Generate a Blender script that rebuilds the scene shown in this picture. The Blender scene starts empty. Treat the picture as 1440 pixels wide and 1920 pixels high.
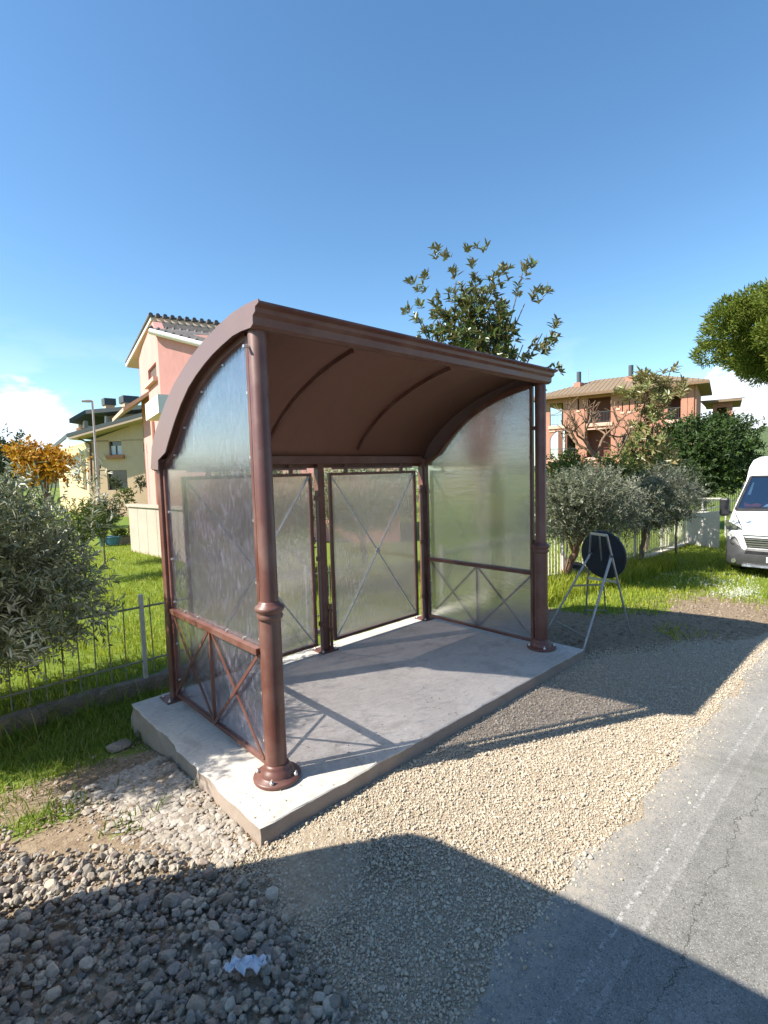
import bpy, math, random
import numpy as np
from mathutils import Vector, Matrix
R = math.radians
rng = np.random.default_rng(7)
random.seed(7)
sc = bpy.context.scene
COL = sc.collection

# ------------------------------------------------------------------ camera frame
CAM = np.array([-1.60118, -2.79006, 2.03014])
FW = np.array([0.67990664, 0.7292409, -0.07703681])
RT = np.array([0.729629, -0.68325757, -0.02829509])
UP = np.array([0.07326993, 0.03697027, 0.99662667])
FPX = 955.83

def ray(u, v):
    d = FW + RT*(u-720)/FPX + UP*(960-v)/FPX
    return d/np.linalg.norm(d)
def at(u, v, d):
    """world point seen in direction (u,v) at horizontal distance d"""
    r = ray(u, v)
    return CAM + r*(d/np.hypot(r[0], r[1]))
def onz(u, v, z):
    r = ray(u, v)
    return CAM + r*((z-CAM[2])/r[2])
def onplane(u, v, p0, n):
    r = ray(u, v)
    return CAM + r*(np.dot(np.asarray(p0)-CAM, n)/np.dot(r, n))
def lerp(a, b, t): return a+(b-a)*t
def ss(x, a, b):
    t = np.clip((np.asarray(x, float)-a)/(b-a), 0, 1)
    return t*t*(3-2*t)
def gh(x, y):
    """height of the ground"""
    x = np.asarray(x, float); y = np.asarray(y, float)
    h = -0.28*ss(x, 4.8, 10.5)
    left = -0.15*ss(y, 0.4, 1.9)*(1-ss(x, 0.6, 3.2))
    left = np.where(y > 2.72, -0.02, left)
    return h + left
def gnd(u, v):
    z = 0.0
    for _ in range(12):
        p = onz(u, v, z); z = float(gh(p[0], p[1]))
    return p

# ------------------------------------------------------------------ tagging
def tag(o, label=None, cat=None, group=None, kind=None):
    if label: o['label'] = label
    if cat: o['category'] = cat
    if group: o['group'] = group
    if kind: o['kind'] = kind
    return o
def empty(name, loc=(0, 0, 0), label=None, cat=None, group=None, rz=0):
    o = bpy.data.objects.new(name, None); COL.objects.link(o)
    o.location = [float(a) for a in loc]; o.rotation_euler = (0, 0, rz)
    o.empty_display_size = 0.1
    return tag(o, label, cat, group)
def link(name, me, mat=None, parent=None):
    o = bpy.data.objects.new(name, me); COL.objects.link(o)
    if mat is not None: me.materials.append(mat)
    if parent is not None: o.parent = parent
    return o
def copy_tree(o, parent=None):
    c = o.copy(); COL.objects.link(c)
    if parent is not None: c.parent = parent
    for ch in o.children: copy_tree(ch, c)
    return c

# ------------------------------------------------------------------ materials
def nmat(name):
    m = bpy.data.materials.new(name); m.use_nodes = True
    nt = m.node_tree; nt.nodes.clear()
    out = nt.nodes.new('ShaderNodeOutputMaterial')
    return m, nt, out
def N(nt, typ, **kw):
    n = nt.nodes.new(typ)
    for k, v in kw.items():
        if hasattr(n, k): setattr(n, k, v)
        else: n.inputs[k].default_value = v
    return n
def ramp(nt, fac, stops):
    r = nt.nodes.new('ShaderNodeValToRGB')
    el = r.color_ramp.elements
    while len(el) < len(stops): el.new(0.5)
    for e, (p, c) in zip(el, stops):
        e.position = p; e.color = (c[0], c[1], c[2], 1) if hasattr(c, '__len__') else (c, c, c, 1)
    nt.links.new(fac, r.inputs[0])
    return r
def mixc(nt, fac, a, b, mode='MIX'):
    m = nt.nodes.new('ShaderNodeMix'); m.data_type = 'RGBA'; m.blend_type = mode
    for sock, v in ((m.inputs[0], fac), (m.inputs[6], a), (m.inputs[7], b)):
        if hasattr(v, 'node'): nt.links.new(v, sock)
        elif hasattr(v, '__len__'): sock.default_value = (v[0], v[1], v[2], 1)
        else: sock.default_value = v
    return m.outputs[2]
def coords(nt, scale=(1, 1, 1), kind='Object'):
    tc = nt.nodes.new('ShaderNodeTexCoord'); mp = nt.nodes.new('ShaderNodeMapping')
    mp.inputs['Scale'].default_value = scale
    nt.links.new(tc.outputs[kind], mp.inputs[0]); return mp.outputs[0]
def noise(nt, vec, scale, detail=5, rough=0.55, dist=0.0):
    n = nt.nodes.new('ShaderNodeTexNoise')
    n.inputs['Scale'].default_value = scale; n.inputs['Detail'].default_value = detail
    n.inputs['Roughness'].default_value = rough; n.inputs['Distortion'].default_value = dist
    nt.links.new(vec, n.inputs['Vector']); return n.outputs[0]
def math_(nt, op, a, b=0.0, clamp=False):
    m = nt.nodes.new('ShaderNodeMath'); m.operation = op; m.use_clamp = clamp
    for s, v in zip(m.inputs, (a, b)):
        if hasattr(v, 'node'): nt.links.new(v, s)
        else: s.default_value = v
    return m.outputs[0]
def bump(nt, h, strength=0.4, dist=0.01):
    b = nt.nodes.new('ShaderNodeBump'); b.inputs['Strength'].default_value = strength
    b.inputs['Distance'].default_value = dist; nt.links.new(h, b.inputs['Height']); return b.outputs[0]
def principled(nt, out, color, rough=0.6, normal=None, metal=0.0, spec=0.5):
    p = nt.nodes.new('ShaderNodeBsdfPrincipled')
    for sock, v in ((p.inputs['Base Color'], color), (p.inputs['Roughness'], rough)):
        if hasattr(v, 'node'): nt.links.new(v, sock)
        elif hasattr(v, '__len__'): sock.default_value = (v[0], v[1], v[2], 1)
        else: sock.default_value = v
    p.inputs['Metallic'].default_value = metal; p.inputs['Specular IOR Level'].default_value = spec
    if normal is not None: nt.links.new(normal, p.inputs['Normal'])
    nt.links.new(p.outputs[0], out.inputs[0]); return p
def simple(name, c, rough=0.6, var=0.12, nscale=6.0, bstr=0.0, bdist=0.005, metal=0.0, spec=0.5, stretch=(1, 1, 1)):
    """paint / plaster / metal with soft large and small mottling"""
    m, nt, out = nmat(name)
    v = coords(nt, stretch)
    n1 = noise(nt, v, nscale, 6, 0.6); n2 = noise(nt, v, nscale*9, 3, 0.6)
    s = math_(nt, 'ADD', math_(nt, 'MULTIPLY', n1, 0.7), math_(nt, 'MULTIPLY', n2, 0.3))
    lo = [a*(1-var) for a in c]; hi = [min(1, a*(1+var)) for a in c]
    r = ramp(nt, s, [(0.3, lo), (0.7, hi)])
    rr = ramp(nt, n1, [(0.3, max(0.02, rough-0.08)), (0.7, min(1, rough+0.08))])
    nm = bump(nt, n2, bstr, bdist) if bstr > 0 else None
    principled(nt, out, r.outputs[0], rr.outputs[0], nm, metal, spec)
    return m
def leafmat(name, cols, under=None, transl=0.3, rough=0.5, spec=0.4):
    m, nt, out = nmat(name)
    g = nt.nodes.new('ShaderNodeNewGeometry')
    n = len(cols)
    r = ramp(nt, g.outputs['Random Per Island'], [(i/max(1, n-1), c) for i, c in enumerate(cols)])
    col = r.outputs[0]
    if under is not None: col = mixc(nt, g.outputs['Backfacing'], col, under)
    p = principled(nt, out, col, rough, spec=spec)
    t = nt.nodes.new('ShaderNodeBsdfTranslucent')
    nt.links.new(mixc(nt, 1.0, col, (1.0, 1.0, 0.5), 'MULTIPLY'), t.inputs[0])
    mx = nt.nodes.new('ShaderNodeMixShader'); mx.inputs[0].default_value = transl
    nt.links.new(p.outputs[0], mx.inputs[1]); nt.links.new(t.outputs[0], mx.inputs[2])
    nt.links.new(mx.outputs[0], out.inputs[0])
    return m

def metal_paint():
    m, nt, out = nmat('brown_paint')
    v = coords(nt)
    n1 = noise(nt, v, 5, 6); n2 = noise(nt, coords(nt, (18, 18, 2.5)), 3, 6, 0.65)
    n3 = noise(nt, v, 90, 3)
    base = ramp(nt, n1, [(0.3, (0.115, 0.044, 0.034)), (0.7, (0.155, 0.062, 0.046))]).outputs[0]
    scr = ramp(nt, n2, [(0.60, 0.0), (0.70, 0.6)]).outputs[0]
    col = mixc(nt, scr, base, (0.25, 0.10, 0.05))
    sp2 = ramp(nt, noise(nt, v, 38, 4, 0.7), [(0.60, 0.0), (0.68, 0.5)]).outputs[0]
    col = mixc(nt, sp2, col, (0.06, 0.030, 0.026))
    dust = ramp(nt, n1, [(0.45, 0.0), (0.75, 0.38)]).outputs[0]
    col = mixc(nt, dust, col, (0.22, 0.16, 0.13))
    rr = ramp(nt, n1, [(0.3, 0.36), (0.75, 0.55)]).outputs[0]
    principled(nt, out, col, rr, bump(nt, n3, 0.12, 0.002), 0.0, 0.55)
    return m
def poly_glass(name, haze, clear, tint, streak, gloss, blur, milk=(0.62, 0.66, 0.70), spots=2.2):
    """scuffed clear plastic: clear part, blurred part, milky haze with run marks, gloss"""
    m, nt, out = nmat(name)
    v = coords(nt, (streak[0], streak[1], streak[2]))
    n1 = noise(nt, v, 3.0, 7, 0.65, 0.6); n2 = noise(nt, coords(nt), 1.6, 4)
    dirt = math_(nt, 'MULTIPLY', ramp(nt, n1, [(0.52, 0.0), (0.60, 1.0)]).outputs[0],
                 ramp(nt, n2, [(0.35, 0.15), (0.65, 1.0)]).outputs[0])
    tr = N(nt, 'ShaderNodeBsdfTransparent'); tr.inputs[0].default_value = (*tint, 1)
    rf = N(nt, 'ShaderNodeBsdfRefraction'); rf.inputs[0].default_value = (*tint, 1)
    rf.inputs['Roughness'].default_value = blur; rf.inputs['IOR'].default_value = 1.4
    m1 = N(nt, 'ShaderNodeMixShader'); m1.inputs[0].default_value = clear
    nt.links.new(rf.outputs[0], m1.inputs[1]); nt.links.new(tr.outputs[0], m1.inputs[2])
    tl = N(nt, 'ShaderNodeBsdfTranslucent'); tl.inputs[0].default_value = (*milk, 1)
    df = N(nt, 'ShaderNodeBsdfDiffuse'); df.inputs[0].default_value = (milk[0]*0.85, milk[1]*0.85, milk[2]*0.85, 1)
    m2 = N(nt, 'ShaderNodeMixShader'); m2.inputs[0].default_value = 0.5
    nt.links.new(tl.outputs[0], m2.inputs[1]); nt.links.new(df.outputs[0], m2.inputs[2])
    hz = math_(nt, 'ADD', math_(nt, 'MULTIPLY', dirt, haze*spots), haze*(0.30 if spots > 2 else 0.55), True)
    m3 = N(nt, 'ShaderNodeMixShader'); nt.links.new(hz, m3.inputs[0])
    nt.links.new(m1.outputs[0], m3.inputs[1]); nt.links.new(m2.outputs[0], m3.inputs[2])
    gl = N(nt, 'ShaderNodeBsdfGlossy'); gl.inputs['Roughness'].default_value = 0.06
    nt.links.new(bump(nt, noise(nt, v, 2.2, 5, 0.6), 0.28, 0.008), gl.inputs['Normal'])
    fr = N(nt, 'ShaderNodeLayerWeight'); fr.inputs[0].default_value = 0.5
    m4 = N(nt, 'ShaderNodeMixShader')
    nt.links.new(math_(nt, 'ADD', math_(nt, 'MULTIPLY', math_(nt, 'POWER', fr.outputs['Facing'], 4.0), 0.9), gloss, True), m4.inputs[0])
    nt.links.new(m3.outputs[0], m4.inputs[1]); nt.links.new(gl.outputs[0], m4.inputs[2])
    nt.links.new(m4.outputs[0], out.inputs[0])
    return m
def concrete():
    m, nt, out = nmat('concrete')
    v = coords(nt)
    n1 = noise(nt, v, 1.6, 6, 0.6); n2 = noise(nt, v, 26, 6, 0.7); n3 = noise(nt, coords(nt, (1, 5, 1)), 9, 4)
    s = math_(nt, 'ADD', math_(nt, 'MULTIPLY', n1, 0.5), math_(nt, 'ADD', math_(nt, 'MULTIPLY', n2, 0.25), math_(nt, 'MULTIPLY', n3, 0.25)))
    col = ramp(nt, s, [(0.32, (0.38, 0.35, 0.31)), (0.5, (0.52, 0.485, 0.43)), (0.68, (0.62, 0.58, 0.51))]).outputs[0]
    sp = ramp(nt, noise(nt, v, 60, 2, 0.5), [(0.28, 0.75), (0.36, 0.0)]).outputs[0]
    col = mixc(nt, sp, col, (0.22, 0.20, 0.18))
    bl = ramp(nt, noise(nt, v, 3.4, 6, 0.7, 0.5), [(0.52, 0.0), (0.66, 0.55)]).outputs[0]
    col = mixc(nt, bl, col, (0.30, 0.275, 0.245))
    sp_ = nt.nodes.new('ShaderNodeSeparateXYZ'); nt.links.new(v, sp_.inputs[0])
    side_shade = math_(nt, 'MULTIPLY', math_(nt, 'LESS_THAN', math_(nt, 'ADD', sp_.outputs['Z'], math_(nt, 'MULTIPLY', n2, 0.02)), 0.104), 0.75)
    col = mixc(nt, side_shade, col, (0.25, 0.185, 0.145))  # slab sides browner below the top: their shade painted in as an earthy tone
    principled(nt, out, col, 0.85, bump(nt, n2, 0.35, 0.006), 0, 0.3)
    return m
def asphalt():
    m, nt, out = nmat('asphalt')
    tc = nt.nodes.new('ShaderNodeTexCoord'); v = tc.outputs['Object']
    n1 = noise(nt, v, 0.8, 6, 0.6); n2 = noise(nt, v, 70, 5, 0.75); n3 = noise(nt, v, 9, 5, 0.7)
    s = math_(nt, 'ADD', math_(nt, 'MULTIPLY', n1, 0.45), math_(nt, 'ADD', math_(nt, 'MULTIPLY', n2, 0.35), math_(nt, 'MULTIPLY', n3, 0.2)))
    col = ramp(nt, s, [(0.34, (0.095, 0.092, 0.082)), (0.5, (0.205, 0.200, 0.182)), (0.66, (0.33, 0.315, 0.285))]).outputs[0]
    sep = nt.nodes.new('ShaderNodeSeparateXYZ'); nt.links.new(v, sep.inputs[0])
    wob = noise(nt, v, 1.1, 3)
    def stripe(y0, hw, vec_noise, amp):
        y = math_(nt, 'ADD', sep.outputs['Y'], math_(nt, 'MULTIPLY', math_(nt, 'SUBTRACT', vec_noise, 0.5), amp))
        d = math_(nt, 'ABSOLUTE', math_(nt, 'SUBTRACT', y, y0))
        return math_(nt, 'LESS_THAN', d, hw)
    # two worn, broken white lines near the edge
    wear = ramp(nt, noise(nt, v, 38, 4, 0.7), [(0.49, 0.0), (0.60, 1.0)]).outputs[0]
    for y0, k in ((-1.915, 0.55), (-2.005, 0.28)):
        f = math_(nt, 'MULTIPLY', math_(nt, 'MULTIPLY', stripe(y0, 0.011, wob, 0.05), wear), k)
        col = mixc(nt, f, col, (0.62, 0.60, 0.57))
    # old patch along the edge, paler
    pat = math_(nt, 'MULTIPLY', math_(nt, 'GREATER_THAN', sep.outputs['Y'], -2.02), 0.25)
    col = mixc(nt, pat, col, (0.33, 0.31, 0.29))
    # wandering crack
    wn = noise(nt, v, 2.2, 8, 0.7)
    ck = math_(nt, 'MAXIMUM', stripe(-2.16, 0.0035, wn, 0.32), stripe(-2.9, 0.003, noise(nt, v, 1.4, 8, 0.75), 1.1))
    col = mixc(nt, math_(nt, 'MULTIPLY', ck, 0.7), col, (0.035, 0.04, 0.03))
    ag = ramp(nt, noise(nt, v, 160, 2, 0.5), [(0.58, 0.0), (0.66, 0.55)]).outputs[0]
    col = mixc(nt, ag, col, (0.46, 0.45, 0.42))
    ad = ramp(nt, noise(nt, v, 120, 2, 0.5), [(0.34, 0.6), (0.42, 0.0)]).outputs[0]
    col = mixc(nt, ad, col, (0.06, 0.06, 0.055))
    stn = ramp(nt, noise(nt, v, 1.7, 5, 0.65, 0.8), [(0.54, 0.0), (0.68, 0.5)]).outputs[0]
    col = mixc(nt, stn, col, (0.12, 0.125, 0.105))
    # sand swept over the edge
    edge = math_(nt, 'MULTIPLY', ramp(nt, sep.outputs['Y'], [(0.0, 0.0), (1.0, 0.0)]).outputs[0], 0)
    wear2 = ramp(nt, noise(nt, v, 24, 6, 0.75), [(0.44, 0.1), (0.56, 1.0)]).outputs[0]
    sand = math_(nt, 'MULTIPLY', ramp(nt, math_(nt, 'ADD', math_(nt, 'ADD', sep.outputs['Y'], 1.80), math_(nt, 'MULTIPLY', n3, 0.18)), [(0.03, 0.0), (0.2, 0.6)]).outputs[0], wear2)
    col = mixc(nt, sand, col, (0.40, 0.345, 0.27))
    principled(nt, out, col, 0.88, bump(nt, n2, 0.5, 0.004), 0, 0.3)
    return m
def ground_mat():
    m, nt, out = nmat('ground')
    v = coords(nt)
    a = nt.nodes.new('ShaderNodeAttribute'); a.attribute_name = 'grass'
    b = nt.nodes.new('ShaderNodeAttribute'); b.attribute_name = 'gravel'
    n1 = noise(nt, v, 1.3, 6, 0.65); n2 = noise(nt, v, 14, 6, 0.7); n3 = noise(nt, v, 70, 4, 0.7)
    dirt = ramp(nt, math_(nt, 'ADD', math_(nt, 'MULTIPLY', n2, 0.6), math_(nt, 'MULTIPLY', n3, 0.4)),
                [(0.32, (0.13, 0.09, 0.055)), (0.5, (0.26, 0.195, 0.13)), (0.68, (0.36, 0.29, 0.20))]).outputs[0]
    gr = ramp(nt, math_(nt, 'ADD', math_(nt, 'MULTIPLY', n2, 0.5), math_(nt, 'MULTIPLY', n3, 0.5)),
              [(0.3, (0.06, 0.09, 0.014)), (0.5, (0.14, 0.20, 0.025)), (0.7, (0.25, 0.29, 0.06))]).outputs[0]
    grv = ramp(nt, math_(nt, 'ADD', math_(nt, 'MULTIPLY', n2, 0.35), math_(nt, 'MULTIPLY', n3, 0.65)),
               [(0.33, (0.20, 0.155, 0.105)), (0.5, (0.38, 0.31, 0.225)), (0.68, (0.52, 0.445, 0.335))]).outputs[0]
    fg = ramp(nt, math_(nt, 'ADD', a.outputs['Fac'], math_(nt, 'MULTIPLY', math_(nt, 'SUBTRACT', n2, 0.5), 0.9)), [(0.42, 0.0), (0.58, 1.0)]).outputs[0]
    fb = ramp(nt, math_(nt, 'ADD', b.outputs['Fac'], math_(nt, 'MULTIPLY', math_(nt, 'SUBTRACT', n2, 0.5), 0.7)), [(0.42, 0.0), (0.58, 1.0)]).outputs[0]
    col = mixc(nt, fb, mixc(nt, fg, dirt, gr), grv)
    h = math_(nt, 'ADD', n2, math_(nt, 'MULTIPLY', n3, 0.6))
    principled(nt, out, col, 0.95, bump(nt, h, 0.8, 0.02), 0, 0.2)
    return m
def stonemat(name, cols, rough=0.85):
    m, nt, out = nmat(name)
    g = nt.nodes.new('ShaderNodeNewGeometry'); n = len(cols)
    r = ramp(nt, g.outputs['Random Per Island'], [(i/(n-1), c) for i, c in enumerate(cols)])
    v = coords(nt); n2 = noise(nt, v, 60, 5, 0.7)
    col = mixc(nt, 1.0, r.outputs[0], ramp(nt, n2, [(0.3, 0.72), (0.7, 1.15)]).outputs[0], 'MULTIPLY')
    principled(nt, out, col, rough, bump(nt, n2, 0.4, 0.004), 0, 0.3)
    return m
def tile_mat(name, c1, c2, sx):
    m, nt, out = nmat(name)
    v = coords(nt)
    n = noise(nt, v, 5, 5, 0.7)
    col = ramp(nt, n, [(0.3, c1), (0.7, c2)]).outputs[0]
    principled(nt, out, col, 0.85, bump(nt, n, 0.3, 0.02))
    return m
def glassy(name, c, rough=0.06):
    m, nt, out = nmat(name)
    p = principled(nt, out, c, rough, spec=0.8)
    return m
def bark(name, c1, c2):
    m, nt, out = nmat(name)
    n = noise(nt, coords(nt, (1, 1, 0.3)), 30, 6, 0.7)
    col = ramp(nt, n, [(0.3, c1), (0.7, c2)]).outputs[0]
    principled(nt, out, col, 0.9, bump(nt, n, 0.7, 0.02), 0, 0.2)
    return m

M = {}
M['brown'] = metal_paint()
M['soffit'] = simple('brown_soffit', (0.205, 0.095, 0.066), 0.62, 0.14, 1.6, 0.0, 0.005, 0.0, 0.5, (6, 1, 1))
M['trim'] = simple('brown_trim', (0.195, 0.125, 0.112), 0.42, 0.06, 3)
M['bolt'] = simple('zinc_bolt', (0.62, 0.60, 0.58), 0.35, 0.1, 30, metal=0.7)
M['side_glass'] = poly_glass('clear_plastic_left', 0.19, 0.88, (0.945, 0.935, 0.97), (20, 20, 3.5), 0.22, 0.2, (0.60, 0.60, 0.76))
M['right_glass'] = poly_glass('clear_plastic_right', 0.22, 0.34, (0.92, 0.93, 0.94), (2.0, 2.0, 13), 0.30, 0.24, (0.72, 0.72, 0.72), 0.8)
M['rear_glass'] = poly_glass('clear_plastic_rear', 0.34, 0.70, (0.96, 0.91, 0.93), (16, 16, 4), 0.30, 0.2, (0.78, 0.74, 0.70), 1.1)
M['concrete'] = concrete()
M['asphalt'] = asphalt()
M['ground'] = ground_mat()
M['galv'] = simple('galvanised', (0.52, 0.55, 0.57), 0.45, 0.15, 20, metal=0.5)
M['green_iron'] = simple('fence_iron', (0.19, 0.205, 0.165), 0.6, 0.3, 20)
M['oldwall'] = simple('old_concrete', (0.17, 0.15, 0.125), 0.95, 0.45, 7, 0.8, 0.03)
M['white_paint'] = simple('white_fence_paint', (0.50, 0.47, 0.43), 0.6, 0.18, 14)
M['dark_iron'] = simple('dark_iron', (0.06, 0.065, 0.07), 0.5, 0.2, 20)
M['black'] = simple('black_plastic', (0.018, 0.019, 0.022), 0.45, 0.25, 9)
M['signback'] = simple('sign_back', (0.016, 0.020, 0.032), 0.5, 0.35, 6)
M['steel'] = simple('dull_steel', (0.36, 0.38, 0.40), 0.42, 0.25, 18, metal=0.6)
M['stone'] = stonemat('crushed_rock', [(0.24, 0.20, 0.15), (0.38, 0.33, 0.26), (0.17, 0.155, 0.135), (0.44, 0.38, 0.30), (0.27, 0.25, 0.22), (0.36, 0.27, 0.21), (0.20, 0.19, 0.18), (0.50, 0.44, 0.36), (0.14, 0.125, 0.11)])
M['chips'] = stonemat('fine_gravel', [(0.36, 0.29, 0.21), (0.50, 0.42, 0.31), (0.58, 0.51, 0.40), (0.43, 0.38, 0.31), (0.62, 0.54, 0.41), (0.46, 0.37, 0.28)])
M['rubble'] = stonemat('pale_rubble', [(0.30, 0.26, 0.21), (0.40, 0.36, 0.31), (0.25, 0.21, 0.165), (0.46, 0.42, 0.37)])
M['grass'] = leafmat('grass_blade', [(0.11, 0.165, 0.014), (0.27, 0.34, 0.022), (0.37, 0.43, 0.035), (0.44, 0.43, 0.09), (0.17, 0.24, 0.018)], None, 0.35, 0.5, 0.3)
M['grass_dark'] = leafmat('grass_tuft', [(0.06, 0.12, 0.015), (0.12, 0.21, 0.02), (0.20, 0.28, 0.035), (0.32, 0.30, 0.12)], None, 0.35, 0.5, 0.3)
M['olive_leaf'] = leafmat('olive_leaf', [(0.075, 0.095, 0.035), (0.19, 0.21, 0.10), (0.34, 0.355, 0.22), (0.11, 0.13, 0.055)], (0.46, 0.47, 0.35), 0.12, 0.42, 0.5)
M['olive_fine'] = leafmat('olive_leaf_fine', [(0.055, 0.068, 0.036), (0.10, 0.115, 0.065), (0.17, 0.18, 0.115), (0.075, 0.09, 0.045)], (0.28, 0.29, 0.22), 0.12, 0.42, 0.5)
M['magnolia_leaf'] = leafmat('glossy_leaf', [(0.035, 0.070, 0.018), (0.07, 0.11, 0.025), (0.12, 0.155, 0.04), (0.05, 0.085, 0.022), (0.16, 0.12, 0.035)], (0.16, 0.15, 0.07), 0.22, 0.32, 0.55)
M['loquat_leaf'] = leafmat('pale_glossy_leaf', [(0.09, 0.13, 0.03), (0.15, 0.19, 0.05), (0.24, 0.23, 0.09), (0.30, 0.23, 0.12), (0.12, 0.17, 0.04)], (0.28, 0.23, 0.12), 0.2, 0.4, 0.5)
M['laurel_leaf'] = leafmat('laurel_leaf', [(0.018, 0.040, 0.008), (0.030, 0.060, 0.010), (0.048, 0.085, 0.014)], None, 0.12, 0.55, 0.3)
M['pine_leaf'] = leafmat('pine_needles', [(0.065, 0.105, 0.016), (0.115, 0.16, 0.022), (0.18, 0.20, 0.032), (0.085, 0.12, 0.018)], None, 0.25, 0.6, 0.2)
M['orange_leaf'] = leafmat('orange_leaf', [(0.42, 0.20, 0.02), (0.55, 0.30, 0.03), (0.35, 0.15, 0.02), (0.50, 0.34, 0.05)], None, 0.3, 0.6, 0.2)
M['dark_leaf'] = leafmat('dark_leaf', [(0.03, 0.055, 0.02), (0.06, 0.085, 0.04), (0.09, 0.11, 0.06)], None, 0.2, 0.6, 0.2)
M['bush_leaf'] = leafmat('bush_leaf', [(0.07, 0.12, 0.02), (0.12, 0.17, 0.04), (0.20, 0.16, 0.06)], None, 0.25, 0.6, 0.2)
M['bark'] = bark('grey_bark', (0.09, 0.07, 0.055), (0.24, 0.20, 0.16))
M['bark_red'] = bark('brown_bark', (0.10, 0.05, 0.035), (0.27, 0.17, 0.12))
M['bark_bare'] = bark('bare_bark', (0.10, 0.06, 0.04), (0.30, 0.20, 0.13))
M['terracotta'] = simple('terracotta_render', (0.41, 0.195, 0.135), 0.9, 0.16, 1.0)
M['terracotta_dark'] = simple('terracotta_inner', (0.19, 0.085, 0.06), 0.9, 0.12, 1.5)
M['cornice'] = simple('pink_cornice', (0.62, 0.40, 0.31), 0.8, 0.08, 3)
M['rooftile'] = tile_mat('roof_tile_ochre', (0.15, 0.105, 0.065), (0.27, 0.195, 0.125), 4)
M['rooftile_grey'] = tile_mat('roof_tile_grey', (0.07, 0.065, 0.065), (0.17, 0.155, 0.15), 4)
M['pink'] = simple('pink_render', (0.62, 0.30, 0.26), 0.9, 0.16, 1.1, stretch=(1, 1, 0.35))
M['soffit_beige'] = simple('beige_soffit', (0.48, 0.36, 0.26), 0.85, 0.08, 2)
M['whitewash'] = simple('white_render', (0.78, 0.74, 0.68), 0.85, 0.06, 2)
M['yellow'] = simple('yellow_render', (0.58, 0.45, 0.25), 0.9, 0.07, 0.9)
M['greige'] = simple('grey_beige_render', (0.58, 0.41, 0.27), 0.9, 0.14, 0.8, stretch=(1, 1, 0.35))
M['slate'] = simple('dark_roof', (0.06, 0.075, 0.08), 0.7, 0.2, 2)
M['wallpanel'] = simple('precast_wall', (0.42, 0.35, 0.28), 0.9, 0.14, 2.2, 0.3, 0.01)
M['window'] = glassy('window_glass', (0.035, 0.045, 0.06), 0.08)
M['shutter'] = simple('brown_shutter', (0.12, 0.07, 0.045), 0.6, 0.15, 10)
M['curtain'] = simple('white_curtain', (0.68, 0.68, 0.70), 0.8, 0.1, 6)
M['blue_tarp'] = simple('blue_plastic', (0.07, 0.19, 0.30), 0.5, 0.3, 6)
M['green_plastic'] = simple('green_plastic', (0.05, 0.17, 0.12), 0.5, 0.25, 6)
M['wood'] = simple('old_wood', (0.22, 0.17, 0.11), 0.85, 0.3, 12)
M['terrapot'] = simple('terracotta_pot', (0.42, 0.17, 0.09), 0.8, 0.15, 8)
M['lamp_grey'] = simple('lamp_grey', (0.36, 0.37, 0.38), 0.5, 0.1, 8)
M['van_white'] = simple('van_white', (0.82, 0.82, 0.80), 0.28, 0.03, 2, spec=0.6)
M['van_grey'] = simple('bumper_grey', (0.05, 0.052, 0.057), 0.5, 0.08, 10)
M['van_glass'] = None
M['chrome'] = simple('chrome', (0.62, 0.63, 0.65), 0.22, 0.05, 10, metal=0.9)
M['red_cloth'] = simple('red_cloth', (0.50, 0.07, 0.05), 0.8, 0.2, 20)
M['paper'] = simple('paper', (0.72, 0.76, 0.76), 0.7, 0.05, 10)
M['rubber'] = simple('rubber', (0.022, 0.022, 0.024), 0.8, 0.2, 20)
M['amber'] = simple('amber_lens', (0.5, 0.2, 0.03), 0.3, 0.1, 10)
M['redlens'] = simple('red_lens', (0.35, 0.02, 0.02), 0.3, 0.1, 10)
M['hill'] = simple('wooded_hill', (0.075, 0.11, 0.04), 0.95, 0.35, 0.12, 0.6, 1.5)
M['rag'] = simple('white_plastic_scrap', (0.70, 0.74, 0.82), 0.5, 0.06, 20)
M['petal'] = leafmat('white_petal', [(0.75, 0.75, 0.72), (0.82, 0.82, 0.80)], None, 0.3, 0.6, 0.2)
def clearglass(name, tint, mixf):
    m, nt, out = nmat(name)
    tr = N(nt, 'ShaderNodeBsdfTransparent'); tr.inputs[0].default_value = (*tint, 1)
    gl = N(nt, 'ShaderNodeBsdfGlossy'); gl.inputs['Roughness'].default_value = 0.04
    mx = N(nt, 'ShaderNodeMixShader'); mx.inputs[0].default_value = mixf
    nt.links.new(tr.outputs[0], mx.inputs[1]); nt.links.new(gl.outputs[0], mx.inputs[2])
    nt.links.new(mx.outputs[0], out.inputs[0]); return m
M['van_glass'] = clearglass('windscreen', (0.62, 0.72, 0.80), 0.22)
M['lens'] = clearglass('headlight_lens', (0.95, 0.96, 0.97), 0.18)

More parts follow.
